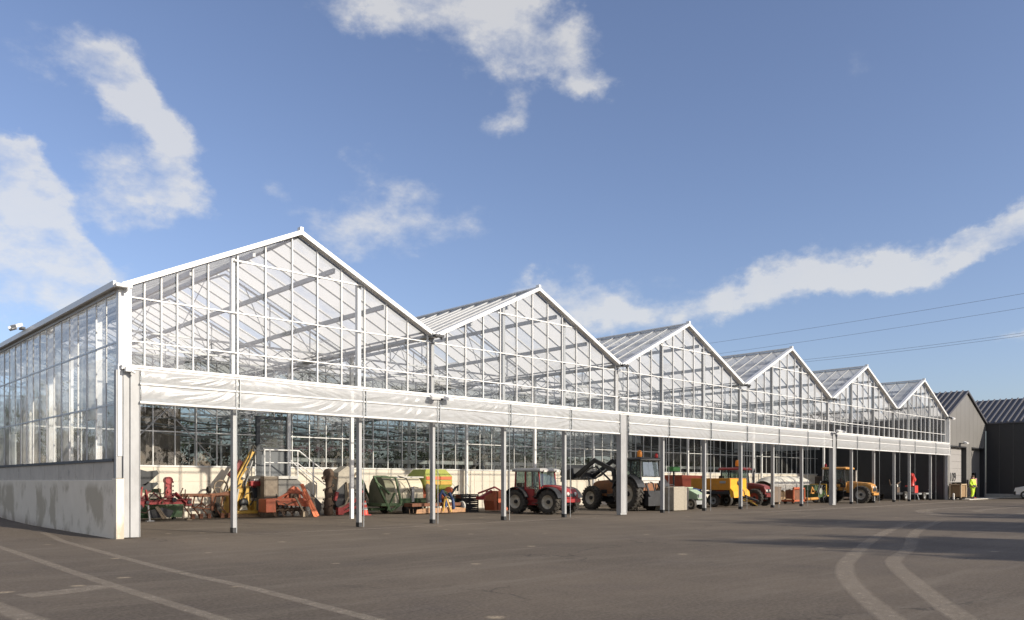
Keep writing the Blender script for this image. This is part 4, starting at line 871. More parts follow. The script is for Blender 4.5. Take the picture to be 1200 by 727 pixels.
# green sweeper collector with cream drum
t = thing('sweeper_collector', 'dark green towed sweeper with a cream rounded drum and open rear frame', 'sweeper', (13.6, 7.9, 0))
a = MB(); a.prism([(.42*math.cos(R(q))*1.35-.05, .98+.62*math.sin(R(q))) for q in range(0, 181, 15)]+[(-.65, .45), (.6, .45)], 'x', -.25, 1.28); 
a.v = [Vector((v.x, v.y, v.z)) for v in a.v]; a.build('drum', creamd, t, .02)
a = MB(); a.prism([(.45*math.cos(R(q))*1.4-.05, .98+.66*math.sin(R(q))) for q in range(0, 181, 15)]+[(-.70, .3), (.65, .3)], 'x', -.75, -.28); a.build('end_housing', paint('olive_grey', (.17, .17, .11), .6, 0, .2, .3), t, .02)
a = MB(); a.box(-1.0, 1.35, -.75, .65, .34, .46); a.bar((-1.35, -.7, 1.6), (-.55, -.72, .12), .10, .08); a.bar((-1.2, .6, 1.62), (-.5, .6, .3), .08); a.bar((-1.36, -.7, 1.6), (-.3, -.7, 1.55), .06); a.bar((-.3, -.76, 1.55), (.0, -.76, .45), .07); a.bar((-1.30, -.74, 1.4), (-.55, -.74, .85), .06); a.bar((-.55, -.74, .12), (.35, -.78, .62), .09); a.bar((-.7, -.74, .15), (-.3, -.74, .9), .06); a.box(-.1, 1.3, -.82, -.74, .46, .66); a.box(-1.2, -.5, -.3, .3, .15, .25); a.build('frame', grn, t, .01)
a = MB(); a.tube([(-.2, -.78, 1.62), (.25, -.8, 1.5), (.5, -.82, .95), (.45, -.8, .6)], .022, 6); a.tube([(.05, -.8, .6), (.0, -.82, .9), (.25, -.84, 1.1), (.5, -.82, .8)], .016, 6); a.tube([(.45, -.8, 1.0), (.6, -.84, 1.15), (.85, -.84, 1.1)], .02, 6); a.build('hose', black, t)
a = MB(); a.tube([(-.26, -.62, 1.56), (1.28, -.62, 1.56)], .035, 8); a.box(.5, .62, -.86, -.78, .5, 1.15); a.build('hinge_bar', white2, t)
a = MB(); a.cyl((.3, -.55, .18), (1.2, -.55, .18), .17, 14); a.box(.35, .75, -.7, -.45, .0, .3); a.build('brush', black, t)
for x in (-.2,): wheel(t, (x, .2, .25), .25, .2, -1, lugs=0)
wheel(t, (1.15, .3, .25), .25, .2, 1, lugs=0)
# dark hanging sheet/tank behind cone
t = thing('water_tank', 'rounded grey tank standing against the wall behind the cone', 'tank', (12.45, 8.9, 0))
a = MB(); a.lathe((0, 0, 0), (0, 0, 1), [(0, 0), (.42, .0), (.45, .08), (.45, 1.2), (.36, 1.42), (.15, 1.5), (0, 1.5)], 24); a.build('vessel', paint('tank_grey', (.20, .19, .17), .6, 0, .2), t); a = MB(); a.cyl((0, 0, 1.48), (0, 0, 1.56), .12, 14); a.build('lid', dksteel, t)
# lime fertiliser spreader
t = thing('fertiliser_spreader', 'lime green fertiliser spreader hopper with an orange striped front', 'spreader', (15.75, 7.9, 0))
a = MB()
P0 = [(-.68, -.5), (.68, -.5), (.68, .55), (-.68, .55)]; P1 = [(-.78, -.62), (.78, -.62), (.78, .7), (-.78, .7)]; P2 = [(-.3, -.25), (.3, -.25), (.3, .3), (-.3, .3)]; P3 = [(-.55, -.4), (.55, -.4), (.55, .55), (-.55, .55)]
lv = [(P2, .55), (P1, 1.22), (P1, 1.62), (P3, 1.93)]
vs = [(x, y, z) for P, z in lv for x, y in P]; fs = [(i*4+k, i*4+(k+1) % 4, (i+1)*4+(k+1) % 4, (i+1)*4+k) for i in range(3) for k in range(4)]+[(12, 13, 14, 15), (3, 2, 1, 0)]
a.add(vs, fs); a.build('hopper', lime, t, .015)
a = MB(); a.box(-.72, .72, -.645, -.625, 1.46, 1.60); a.build('stripe', orng2, t); a = MB(); a.box(-.72, .72, -.645, -.625, 1.24, 1.40); a.build('stripe', yel, t)
a = MB(); a.lathe((-.79, .05, 1.18), (-1, 0, 0), [(0, .02), (.18, .02), (.2, 0)], 18); a.build('badge', plasg, t)
a = MB(); a.box(-.8, -.45, -.4, .2, .35, 1.15); a.build('side_box', orng, t, .015); a = MB(); a.box(.45, .7, -.4, .2, .4, .8); a.build('side_box', orng, t, .015)
a = MB(); a.box(-.6, .7, -.55, .45, .35, .45); a.bar((.1, -.7, 1.0), (.95, -.9, .45), .14, .09); a.bar((.3, -.75, .7), (1.0, -.9, .4), .07); a.box(-.55, -.47, -.3, -.2, 0, .4); a.box(.5, .58, -.3, -.2, 0, .4); a.build('frame', grn, t, .01)
a = MB(); a.cyl((.35, -.85, .98), (.55, -.75, .98), .16, 16); a.cyl((.85, -.95, .65), (1.0, -.85, .65), .14, 16); a.cyl((-.1, -.8, .72), (.05, -.75, .72), .15, 16); a.build('float_ball', orng2, t)
a = MB(); a.tube([(.45, -.9, .75), (.65, -.95, 1.1), (.85, -.95, 1.2), (.8, -.95, .95)], .04, 8); a.bar((.5, -.9, .8), (.8, -.92, 1.15), .05); a.build('linkage', dksteel, t)
# levelling bar harrow in front
t = thing('power_harrow', 'dirt brown levelling bar harrow with blue hoses in front of the lime spreader', 'harrow', (14.75, 6.35, 0))
a = MB(); a.prism([(-1.25, .04), (1.45, .04), (1.45, .22), (.65, .30), (.05, .24), (-.5, .28), (-1.2, .20)], 'y', -.4, -.34); a.build('levelling_board', paint('dusty_orange', (.45, .25, .13), .7, 0, .25, .35), t, .008)
a = MB(); a.box(-1.3, 1.4, -.2, .4, .32, .46); a.bar((-.1, 0, .46), (.1, 0, 1.25), .08); a.bar((-.25, .1, .46), (-.15, 0, 1.2), .12); a.build('frame', rust, t, .01)
a = MB()
for k in range(13): a.bar((-1.25+k*.2, .1, .32), (-1.25+k*.2+.03, .1, .02), .03)
a.build('tine', soil, t)
a = MB(); a.tube([(.15, -.35, .95), (.35, -.42, .7), (.3, -.42, .3)], .07, 8); a.tube([(.55, -.35, .9), (.7, -.42, .6), (.75, -.42, .2)], .07, 8); a.tube([(.1, -.3, .5), (.05, -.35, .8), (.2, -.35, 1.0)], .06, 8); a.build('hose', blue, t)
a = MB(); a.bar((.28, -.45, .75), (.55, -.5, .08), .06); a.bar((.25, -.45, .7), (.1, -.5, .1), .05); a.build('strut', yel, t)
a = MB(); a.lathe((-.35, -.1, .4), (0, .1, 1), [(.10, 0), (.13, .3), (.09, .5), (.12, .7), (.08, .85), (0, .9)], 10); a.build('gearbox', paint('dusty_grey', (.32, .29, .24), .8, 0, .25, .2), t)
a = MB(); a.lathe((1.38, -.2, .3), (1, 0, 0), [(0, 0), (.22, 0), (.22, .05), (0, .05)], 16); a.build('side_disc', white2, t)
# black crates
for i, (cx, lab) in enumerate(((16.75, 'left one of two stacked columns of black crates beside the orange crate lifter'), (17.25, 'right one of two stacked columns of black crates beside the orange crate lifter'))):
    for k in range(3):
        t = thing('black_crate', ['bottom', 'middle', 'top'][k]+' black slatted crate in the stack '+('nearer the lime spreader' if i == 0 else 'nearer the orange hopper'), 'crate', (cx, 6.9, .27*k), 0, 'black slatted crates')
        a = MB(); a.box(-.24, .24, -.3, .3, 0, .03)
        for s in (-1, 1):
            for z in (.03, .12, .20): a.box(-.24, .24, s*.3-.01, s*.3+.01, z, z+.06); a.box(s*.24-.01, s*.24+.01, -.3, .3, z, z+.06)
            for q in (-1, 1): a.box(q*.235-.02, q*.235+.02, s*.295-.02, s*.295+.02, .0, .265)
        a.build('crate_body', dksteel, t)
for i, x in enumerate((16.75, 17.6)):
    t = tag(None, None) if False else None
    a = MB(); a.tube([(x-.22, 7.55, .78), (x-.2, 7.55, 1.1), (x, 7.55, 1.28), (x+.2, 7.55, 1.1), (x+.22, 7.55, .78)], .012, 6); a.tube([(x-.22, 7.55, .8), (x-.22, 7.55, .0)], .012, 6); a.tube([(x+.22, 7.55, .8), (x+.22, 7.55, 0)], .012, 6)
    tag(a.build('wire_hoop', galv), ['thin wire hoop standing behind the black crates', 'thin wire hoop standing behind the orange hopper'][i], 'hoop', 'wire hoops')
t = thing('orange_hopper', 'rusty orange ribbed hopper with red arms standing left of the small red tractor', 'hopper', (18.35, 6.3, 0))
a = MB(); a.prism([(-.42, .05), (.42, .05), (.55, .45), (.5, .95), (-.35, .95), (-.5, .5)], 'y', -.35, .35); a.build('body', orng, t, .02)
a = MB()
for x in (-.25, 0, .25): a.box(x-.02, x+.02, -.385, -.35, .1, .92)
a.build('rib', rust, t)
a = MB(); a.bar((-1.2, -.1, .85), (-.2, -.1, 1.12), .07); a.bar((-1.1, -.1, .65), (-.4, -.1, .95), .10); a.bar((-.2, -.1, 1.12), (.3, -.1, .9), .06); a.box(-1.25, -.9, -.2, .0, .55, .72); a.build('arm', redp, t)

# ---------- tractors (built nose towards -y, origin under the rear axle)
def tractor(name, label, loc, rz, body, roofm, fr=.55, rr=.55, wb=1.75, fw=.30, rw=.36, track=1.15, cabw=1.1, cabz=1.95, hoodz=1.2, fx=None, rim=None, roll=False, hoodw=.72, cab_y=(.62, -.75), reds=None, nose=None, ffend=False, grille=True, lugs=18, beac=True, cabbase=None, pillar=None):
    t = thing(name, label, 'tractor', loc, rz)
    hw = track/2
    for s in (-1, 1):
        wheel(t, (s*hw, 0, rr), rr, rw, s, rim, 'x', lugs); wheel(t, (s*hw*.97, -wb, fr), fr, fw, s, rim, 'x', lugs)
    ny = nose or -(wb+.45)
    a = MB(); a.box(-.22, .22, ny+.1, .35, .38, .75); a.cyl((-hw, 0, rr), (hw, 0, rr), .12, 12); a.cyl((-hw, -wb, fr), (hw, -wb, fr), .08, 12); a.box(-hw*.5, hw*.5, -wb-.12, -wb+.12, fr-.08, fr+.12); a.box(-.25, .25, .3, .55, .5, .9); a.bar((-.3, .5, .55), (-.35, .95, .45), .06); a.bar((.3, .5, .55), (.35, .95, .45), .06); a.build('chassis', dksteel, t, .01)
    y1 = cab_y[1]; h = MB(); w = hoodw/2
    prof = [(y1+.05, .66), (y1+.05, hoodz+.06), (y1-.3, hoodz+.05), (ny+.30, hoodz-.03), (ny+.08, hoodz-.12), (ny, hoodz-.32), (ny+.02, .66)]
    # hood cross-sections narrowing at the shoulders
    vs = []; n = len(prof)
    secs = [(-w, .78), (-w*.86, .97), (-w*.45, 1.0), (w*.45, 1.0), (w*.86, .97), (w, .78)]
    for x, f in secs:
        for (y, z) in prof: vs.append((x, y, .66+(z-.66)*(f if z > .7 else 1)))
    fs = []
    for i in range(len(secs)-1):
        for k in range(n): fs.append((i*n+k, i*n+(k+1) % n, (i+1)*n+(k+1) % n, (i+1)*n+k))
    fs += [tuple(range(n)), tuple(reversed(range((len(secs)-1)*n, len(secs)*n)))]
    h.add(vs, fs); h.build('hood', body, t, .02)
    if grille:
        a = MB(); a.box(-w*.7, w*.7, ny-.02, ny+.04, .74, hoodz-.30); ym = (y1+ny)/2-.15
        for s in (-1, 1): a.box(s*w-.012 if s > 0 else -w-.012, s*w+.012 if s > 0 else -w+.012, ym-.22, ym+.22, .80, .98)
        a.build('grille', dksteel, t, .005)
        for s in (-1, 1): a = MB(); a.lathe((s*w*.55, ny-.0, .86 if hoodz < 1.3 else 1.0), (0, -1, 0), [(0, .03), (.07, .03), (.085, 0)], 14); a.build('headlight', white2, t)
    a = MB(); a.box(-w-.05, w+.05, ny-.12, ny+.0, .50, .66); a.build('front_weight', nose and body or white2, t, .02)
    # fenders
    for s in (-1, 1):
        for (yc, rad, wd, part) in ((0, rr, rw, 'fender'), (-wb, fr, fw, 'fender')):
            if yc != 0 and not ffend: continue
            a = MB(); x0, x1 = (s*hw-wd*.55, s*hw+wd*.55)
            pts = [(yc+(rad+.07)*math.cos(R(q)), rad+(rad+.07)*math.sin(R(q))) for q in range(20, 165, 12)]; pts2 = [(yc+(rad+.11)*math.cos(R(q)), rad+(rad+.11)*math.sin(R(q))) for q in range(164, 19, -12)]
            a.prism(pts+pts2, 'x', x0, x1); a.build(part, (dksteel if (ffend or pillar) else body), t)
    # cab
    cb = MB(); c = cabw/2; yb, yf = cab_y; z0 = rr*1.1 if cabbase is None else cabbase; zb = hoodz-.02
    cb.box(-c*.85, c*.85, yf, yb, z0-.2, z0+.02); cb.box(-c, -c+.06, yf+.35, yb-.05, z0, zb-.1); cb.box(c-.06, c, yf+.35, yb-.05, z0, zb-.1); cb.box(-c, c, yb-.07, yb, z0, zb)
    cb.box(-c*.8, c*.8, yf, yf+.06, z0, zb)
    co = cb.build('cab', cabbase and body or body, t, .01)
    pw = .055
    for s in (-1, 1):
        for p_, q_ in (((s*(c-.03), yb-.03, zb-.1), (s*(c-.06), yb-.05, cabz-.1)), ((s*(c-.05), yf+.02, z0), (s*(c-.08), yf+.14, cabz-.1)), ((s*(c-.02), (yb+yf)/2+.1, z0), (s*(c-.05), (yb+yf)/2+.12, cabz-.1))):
            pl = MB(); pl.bar(p_, q_, pw); pl.build('pillar', pillar or body, co)
        pl = MB(); pl.bar((s*(c-.04), yf+.02, z0+.04), (s*(c-.03), yb, z0+.04), .05); pl.build('door_sill', pillar or body, co)
        mr_ = MB(); mr_.tube([(s*c, yf+.1, zb+.35), (s*(c+.22), yf-.02, zb+.35)], .012, 6); mr_.box(s*(c+.22)-.05, s*(c+.22)+.05, yf-.05, yf-.01, zb+.2, zb+.42); mr_.build('mirror', dksteel, co)
        st_ = MB(); st_.box(s*c-.12, s*c+.12, yf+.1, yf+.35, .45, .48); st_.box(s*c-.12, s*c+.12, yf+.1, yf+.35, .72, .75); st_.box(s*c-.02, s*c+.02, yf+.1, yf+.14, .45, z0); st_.build('step', dksteel, t)
    gm = MB(); zt = cabz-.1
    for s in (-1, 1): gm.quad((s*(c-.03), yf+.03, z0+.05), (s*(c-.03), yb-.04, zb-.05), (s*(c-.05), yb-.05, zt), (s*(c-.07), yf+.14, zt))
    gm.quad((-c+.05, yf+.02, zb), (c-.05, yf+.02, zb), (c-.08, yf+.14, zt), (-c+.08, yf+.14, zt)); gm.quad((-c+.05, yb-.03, zb), (c-.05, yb-.03, zb), (c-.06, yb-.05, zt), (-c+.06, yb-.05, zt))
    gm.build('window', cabglass, co, 0, False)
    ro = MB(); o_ = .08
    vs = [(x, y, z) for z, i_ in ((zt, 0), (zt+.09, 0), (zt+.15, .10)) for x, y in ((-c-o_+i_, yf-.06+i_), (c+o_-i_, yf-.06+i_), (c+o_-i_, yb+o_-i_), (-c-o_+i_, yb+o_-i_))]
    ro.add(vs, [(i*4+k, i*4+(k+1) % 4, (i+1)*4+(k+1) % 4, (i+1)*4+k) for i in range(2) for k in range(4)]+[(3, 2, 1, 0), (8, 9, 10, 11)]); ro.build('roof', roofm, co, .025)
    st = MB(); st.box(-.24, .24, -.05, .32, z0+.15, z0+.28); st.box(-.24, .24, .28, .40, z0+.25, z0+.75); st.build('seat', dksteel, t, .03)
    sw = MB(); sw.lathe((0, -.38, z0+.62), (0, .5, 1), [(.16, 0), (.18, .015), (.16, .03), (.145, .015), (.16, 0)], 18); sw.bar((0, -.38, z0+.62), (0, -.5, z0+.2), .04); sw.build('steering_wheel', dksteel, t)
    return t
sil = paint('roof_silver', (.40, .40, .39), .4, .1, .08)
t = tractor('compact_tractor', 'small bright red tractor with a grey roofed cab facing out of the shelter', (18.05, 4.0, 0), 8, redp, sil, fr=.52, rr=.52, wb=1.7, fw=.34, rw=.32, track=1.45, cabw=1.3, cabz=1.90, hoodz=1.18, cab_y=(.2, -1.2), hoodw=.98, nose=-2.35, ffend=True)
for s in (-1, 1):
    a = MB(); a.box(s*.45-.09, s*.45+.09, -1.33, -1.27, 1.78, 1.86); a.build('work_lamp', white2, t)
a = MB(); a.box(-.1, .05, .2, .32, 1.98+.03, 2.05); a.build('antenna_base', dksteel, t)
# big loader tractor, nose into the shelter
t = tractor('loader_tractor', 'big brown orange tractor with a black front loader, beside the first free standing wide column', (24.0, 2.35, 0), 174, paint('faded_orange', (.30, .12, .045), .6, 0, .3, .35, (.14, .09, .06), 4), dksteel, fr=.58, rr=.80, wb=2.5, fw=.36, rw=.45, track=1.65, cabw=1.35, cabz=2.45, hoodz=1.45, cab_y=(.62, -.95), hoodw=.75, nose=-2.95, lugs=22, cabbase=1.15, pillar=dksteel)
a = MB(); a.box(-.66, .66, .62, .70, 1.42, 1.58); a.box(-.55, .55, .60, .64, 1.30, 1.42); a.build('rear_panel', white2, t, .01)
a = MB(); a.quad((-.52, .665, 1.62), (.52, .665, 1.62), (.50, .60, 2.28), (-.50, .60, 2.28)); a.build('rear_window', glassmat('rear_window_glass', (.3, .36, .40), 2.2, .25, (.45, .55, .62)), t, 0, False)
beacon(t, .45, .35, 2.45, 1.9); beacon(t, -.48, .55, 2.45, 1.2, redl)
a = MB()
for s in (-1, 1):
    x = s*.62
    a.bar((x, -1.1, .75), (x, -1.15, 1.95), .14, .16); a.bar((x, -1.15, 1.9), (x, -2.5, 2.42), .11, .20); a.bar((x, -2.42, 2.46), (x, -4.0, 1.6), .11, .20)
    a.bar((x+.09*s, -1.2, 1.35), (x+.09*s, -2.35, 2.15), .07); a.bar((x, -1.15, .75), (x, -1.6, .7), .12)
a.cyl((-.62, -3.5, 1.85), (.62, -3.5, 1.85), .06, 10); a.bar((-.66, -2.45, 2.5), (-.66, -3.8, 1.75), .05, .07); a.build('loader_arm', dksteel, t, .01)
for s in (-1, 1):
    a = MB(); a.tube([(s*.7, -2.2, 2.1), (s*.75, -2.9, 2.0), (s*.72, -3.5, 1.65), (s*.7, -3.85, 1.55)], .03, 6); a.build('hydraulic_hose', black, t)
    a = MB(); a.bar((s*.62, -2.6, 2.15), (s*.62, -3.7, 1.55), .06); a.build('hydraulic_ram', galvdk, t)
a = MB(); a.prism([(-3.9, 1.5), (-4.55, 1.45), (-4.85, 1.75), (-4.65, 2.25), (-4.35, 1.95), (-3.95, 2.05)], 'x', -.85, .85); a.build('bucket', dksteel, t, .01)
a = MB(); a.tube([(.3, -3.0, 1.5), (.3, -3.3, 1.6), (.3, -3.6, 1.45)], .025, 6); a.bar((-.3, -2.95, 1.0), (-.3, -3.2, 1.5), .03); a.bar((.35, -2.95, .9), (.35, -3.25, 1.5), .03); a.build('nose_guard', galvdk, t)
a = MB(); a.box(-.55, .55, .75, 1.0, .25, .95); a.bar((-.4, .7, 1.3), (-.5, 1.05, .7), .07); a.bar((.4, .7, 1.3), (.5, 1.05, .7), .07); a.tube([(.1, .7, 1.35), (.2, .95, 1.3), (.1, 1.0, .9)], .03); a.build('linkage', dksteel, t)
# concrete block and dark panel
bk = paint('aggregate_concrete', (.40, .36, .29), .95, 0, .35, .3, (.22, .19, .14), 14, bump=.6)
t = thing('concrete_block', 'large rough aggregate concrete block behind the post, with a dark shaded side', 'concrete block', (24.95, 1.25, 0))
a = MB(); a.prism([(-.55, .02), (.62, .02), (.70, 1.08), (.3, 1.14), (-.55, 1.12)], 'y', -.5, .55); a.build('body', bk, t, .03); a = MB(); a.tube([(-.2, 0, 1.1), (-.2, 0, 1.22), (.1, 0, 1.22), (.1, 0, 1.1)], .02); a.build('lifting_loop', dksteel, t)
# lawn mower with pale green hood
t = thing('ride_on_mower', 'small pale green ride on mower half hidden behind the concrete block', 'mower', (27.2, 2.1, 0))
pg = paint('pale_green', (.36, .48, .33), .4, 0, .08)
a = MB(); a.prism([(-1.0, .75), (-1.05, .5), (-.3, .45), (.2, .5), (.2, 1.0), (-.5, .98)], 'x', -.33, .33); a.build('hood', pg, t, .03); a = MB(); a.box(-.6, .2, -.4, .8, 1.02, 1.1); a.build('canopy', pg, t, .02)
a = MB(); a.box(-.3, .3, -1.06, -.95, .55, .75); a.box(-.28, .28, -.9, .9, .25, .45); a.build('chassis', plasg, t)
for s in (-1, 1): wheel(t, (s*.4, -.7, .27), .27, .18, s, rimw, 'x', 0); wheel(t, (s*.42, .6, .32), .32, .22, s, rimw, 'x', 0)
a = MB(); a.box(-.2, .2, .3, .7, .5, .62); a.box(-.2, .2, .65, .75, .6, 1.0); a.build('seat', dksteel, t, .02)
# green box on pole
t = thing('pole_box', 'bright green box held up on a dark pole beside the post', 'box on pole', (29.9, 4.6, 0))
a = MB(); a.box(-.32, .32, -.2, .2, 1.93, 2.18); a.build('box', lgrn, t, .02); a = MB(); a.tube([(0, 0, .02), (0, 0, 1.93)], .05, 8); a.box(-.3, .3, -.3, .3, 0, .04); a.build('pole', dksteel, t)
# salmon red hopper and blue tarp
t = thing('salt_hopper', 'salmon red tapered hopper behind the mustard spreader', 'hopper', (32.4, 5.6, 0))
a = MB(); vs = [(-.55, -.3, .62), (.6, -.3, .62), (.6, .5, .62), (-.55, .5, .62), (-1.15, -.6, 1.74), (1.0, -.6, 1.70), (1.0, .7, 1.70), (-1.15, .7, 1.74)]; a.add(vs, [(3, 2, 1, 0), (4, 5, 6, 7), (0, 1, 5, 4), (1, 2, 6, 5), (2, 3, 7, 6), (3, 0, 4, 7)]); a.build('hopper', paint('salmon', (0.503, 0.132, 0.087), .5, 0, .12, .1), t, .02)
a = MB(); 
for x in (-.5, .5): a.box(x-.04, x+.04, -.2, -.12, 0, .7); a.box(x-.04, x+.04, .4, .48, 0, .7)
a.build('frame', dksteel, t)
t = thing('blue_cover', 'folded dark blue tarpaulin on a low orange cart left of the mustard spreader', 'tarpaulin', (29.6, 3.6, 0))
a = MB(); a.grid(lambda u, v: Vector((-.7+u*1.4, -.5+v*1.0, 1.02+.07*math.sin(u*9)+.05*math.cos(v*7)-.25*abs(v-.5)**2*4)), 20, 12); a.grid(lambda u, v: Vector((-.7+u*1.4, -.5+.03*math.sin(u*22), .97-.3*v)), 24, 4); a.build('cover', blue, t, 0, False)
t = thing('low_cart', 'low orange brown cart carrying the blue tarpaulin', 'cart', (29.6, 3.6, 0))
a = MB(); a.box(-.65, .65, -.46, .46, .55, .78); a.build('box', paint('dull_orange', (.35, .15, .05), .6, 0, .3, .3), t, .01); a = MB(); a.box(-.6, .6, -.3, .3, .30, .55); a.build('frame', dksteel, t)
for s in (-1, 1): wheel(t, (s*.5, .0, .25), .25, .14, s, rimw, 'x', 0)
# mustard spreader trailer
t = thing('spreader_trailer', 'mustard yellow spreader trailer body on a black twin axle chassis', 'trailer', (31.5, 2.75, 0))
a = MB(); a.box(-.85, .80, -1.15, 1.25, .92, 1.55); a.build('body', must, t, .02)
a = MB(); a.prism([(-1.17, 1.5), (-1.17, 1.02), (-1.35, .85), (-1.40, .52), (-1.17, .52), (-1.1, .95)], 'x', -.83, .78); a.build('front_chute', paint('mustard_sunlit', (.78, .38, .02), .4, 0, .12, .08), t, .015)  # brighter than the body: sunlight on the front is put into the colour
a = MB(); a.box(-.872, -.855, -.9, -.55, 1.28, 1.40); a.build('badge', plasg, t); a = MB(); a.lathe((-.05, -1.19, 1.30), (0, -1, 0), [(0, .02), (.12, .02), (.13, 0)], 16); a.build('hatch', dksteel, t)
a = MB(); a.box(-.6, .6, -1.1, 1.9, .68, .80); a.box(-.87, -.80, -1.1, 1.2, .72, .86); a.bar((-.4, -1.1, .7), (0, -2.3, .35), .09); a.bar((.4, -1.1, .7), (0, -2.3, .35), .09)
for k in range(9): a.bar((-.86, -1.0+k*.27, .84), (-.84, -.9+k*.27, .70), .03)
a.build('chassis', dksteel, t, .01)
for s in (-1, 1):
    for y in (.75, -.05): wheel(t, (s*.62, y, .36), .36, .26, s, plasg, 'x', 0)
a = MB(); a.bar((.15, -1.5, .55), (.6, -1.9, .1), .04); a.bar((-.1, -1.5, .5), (.1, -2.2, .12), .04); a.tube([(-.3, -1.3, .5), (.1, -1.6, .3), (.2, -2.0, .4)], .025); a.build('drawbar_jack', yel, t)
# dark red tractor
t = tractor('dark_red_tractor', 'dark red tractor with a red roofed cab and amber beacon behind the mustard spreader', (34.3, 4.0, 0), 4, dredp, redp, fr=.48, rr=.62, wb=2.0, fw=.26, rw=.36, track=1.3, cabw=1.25, cabz=2.12, hoodz=1.25, cab_y=(.1, -1.15), hoodw=.72, nose=-2.5, rim=rimr, cabbase=.95, pillar=dksteel)
beacon(t, -.35, -.85, 2.14, 2.2)
a = MB(); a.tube([(.32, -1.5, 1.2), (.32, -1.5, 1.9), (.34, -1.55, 2.0)], .035, 8); a.build('exhaust', dksteel, t)
# brown box beside, wrapped hay bale of white sheet
t = thing('tool_chest', 'brown wooden chest beside the dark red tractor', 'chest', (38.2, 3.4, 0))
a = MB(); a.box(-.5, .5, -.45, .45, .12, .98); a.build('body', paint('chest_brown', (.16, .12, .09), .7, 0, .2, .2), t, .02); a = MB(); a.box(-.52, .52, -.47, .47, .98, 1.06); a.build('lid', paint('chest_brown', (.16, .12, .09)), t, .02)
a = MB(); a.box(-.45, -.3, -.4, .4, 0, .12); a.box(.3, .45, -.4, .4, 0, .12); a.build('skid', woodm, t)
t = thing('covered_stack', 'long stack draped with a white tarpaulin at the back of the shelter', 'covered stack', (47.6, 7.4, 0))
tarpm = paint('white_tarp', (.66, .63, .56), .6, 0, .1, .1, (.4, .35, .3), 2)
def tf(u, v):
    an = math.pi*v; x = -3.1+u*6.2; r_ = (1-abs(2*u-1)**6*.35)
    return Vector((x, -math.cos(an)*.85*(1+.05*math.sin(x*7)), max(.3, .75+.95*math.sin(an)**.6*r_+.05*math.sin(x*5+v*9)+.03*math.sin(x*13))))
a = MB(); a.grid(tf, 70, 18); a.build('tarpaulin', tarpm, t, 0, False); a = MB(); a.box(-2.9, 2.9, -.72, .72, .05, .8); a.build('load', woodm, t)
# orange red engine set
t = thing('engine_pump', 'small rusty red engine set with exposed frame between two posts', 'engine', (40.1, 2.8, 0))
a = MB(); a.box(-.9, .9, -.4, .4, .15, .25); a.box(-.9, -.82, -.4, -.32, .1, .95); a.box(.5, .58, -.4, -.32, .1, .95); a.box(-.9, .58, -.4, -.32, .9, .98); a.build('frame', orng, t)
a = MB(); a.box(-.6, .3, -.3, .3, .3, .85); a.build('block', rust, t, .02)
for x in (-.45, -.2, .05): a = MB(); a.cyl((x, -.2, .75), (x, -.2, 1.02), .09, 12); a.build('cylinder_head', orng2, t)
a = MB(); a.tube([(.6, -.5, .28), (2.0, -.5, .3)], .09, 10); a.build('roller', yor, t)
for s in (-.6, .4): wheel(t, (s, .3, .15), .15, .1, 1, plasg, 'y', 0)
# muddy green chipper with wheels 
t = thing('brush_chipper', 'dark green and grey machine with tangled hoses left of the second wide column', 'chipper', (43.0, 2.9, 0))
a = MB(); a.box(-.7, .5, -.5, .4, .35, .8); a.prism([(-.9, .8), (-.2, .7), (.1, 1.1), (-.7, 1.15)], 'y', -.4, .4); a.build('body', grn, t, .02)
a = MB(); rn = random.Random(5)
for k in range(9):
    p = Vector((rn.uniform(-.6, .9), -.5+rn.uniform(-.15, .1), rn.uniform(.3, 1.2))); a.tube([p, p+Vector((rn.uniform(-.3, .3), -.1, rn.uniform(-.3, .3))), p+Vector((rn.uniform(-.4, .4), 0, -.5))], .035, 6)
a.build('hose', dksteel, t)
a = MB(); a.box(.1, .7, -.3, .3, .6, 1.15); a.cyl((-.3, -.55, .75), (-.3, -.4, .75), .2, 14); a.build('engine', paint('grey_engine', (.30, .31, .28), .6, 0, .3, .3), t, .02)
for s in (-1, 1): wheel(t, (s*.45, -.3, .25), .25, .16, s, plasg, 'x', 0)
a = MB(); a.box(-1.25, -.85, -.4, -.3, .6, .68); a.bar((-1.25, -.35, .64), (-1.1, -.35, 1.05), .06); a.bar((-1.1, -.35, 1.0), (-.75, -.35, .7), .06); a.build('guard', yor, t)
# yellow orange tractor
t = tractor('yellow_tractor', 'yellow orange tractor with a wide cab, parked right of the second free standing wide column', (44.5, 2.55, 0), 4, yor, yor, fr=.55, rr=.66, wb=2.2, fw=.36, rw=.42, track=1.55, cabw=1.4, cabz=2.25, hoodz=1.32, cab_y=(.2, -1.2), hoodw=.85, nose=-2.75, cabbase=1.0, pillar=dksteel, rim=paint('rim_grey', (.45, .43, .38), .5, 0, .2, .3))
beacon(t, -.3, .2, 2.26, 1.3, redl)
a = MB(); a.tube([(.33, -1.5, 1.25), (.33, -1.5, 2.0), (.36, -1.55, 2.08)], .06, 8); a.build('exhaust', white2, t)
a = MB()
for y in (-.2, .3, .8): a.box(-1.3, -1.24, y-.03, y+.03, .45, 1.2)
a.box(-1.3, -1.24, -.2, .8, 1.16, 1.22); a.box(-1.3, -1.24, -.2, .8, .75, .8); a.box(-1.32, -.95, -.3, .9, .42, .50); a.build('side_rail', yel, t)
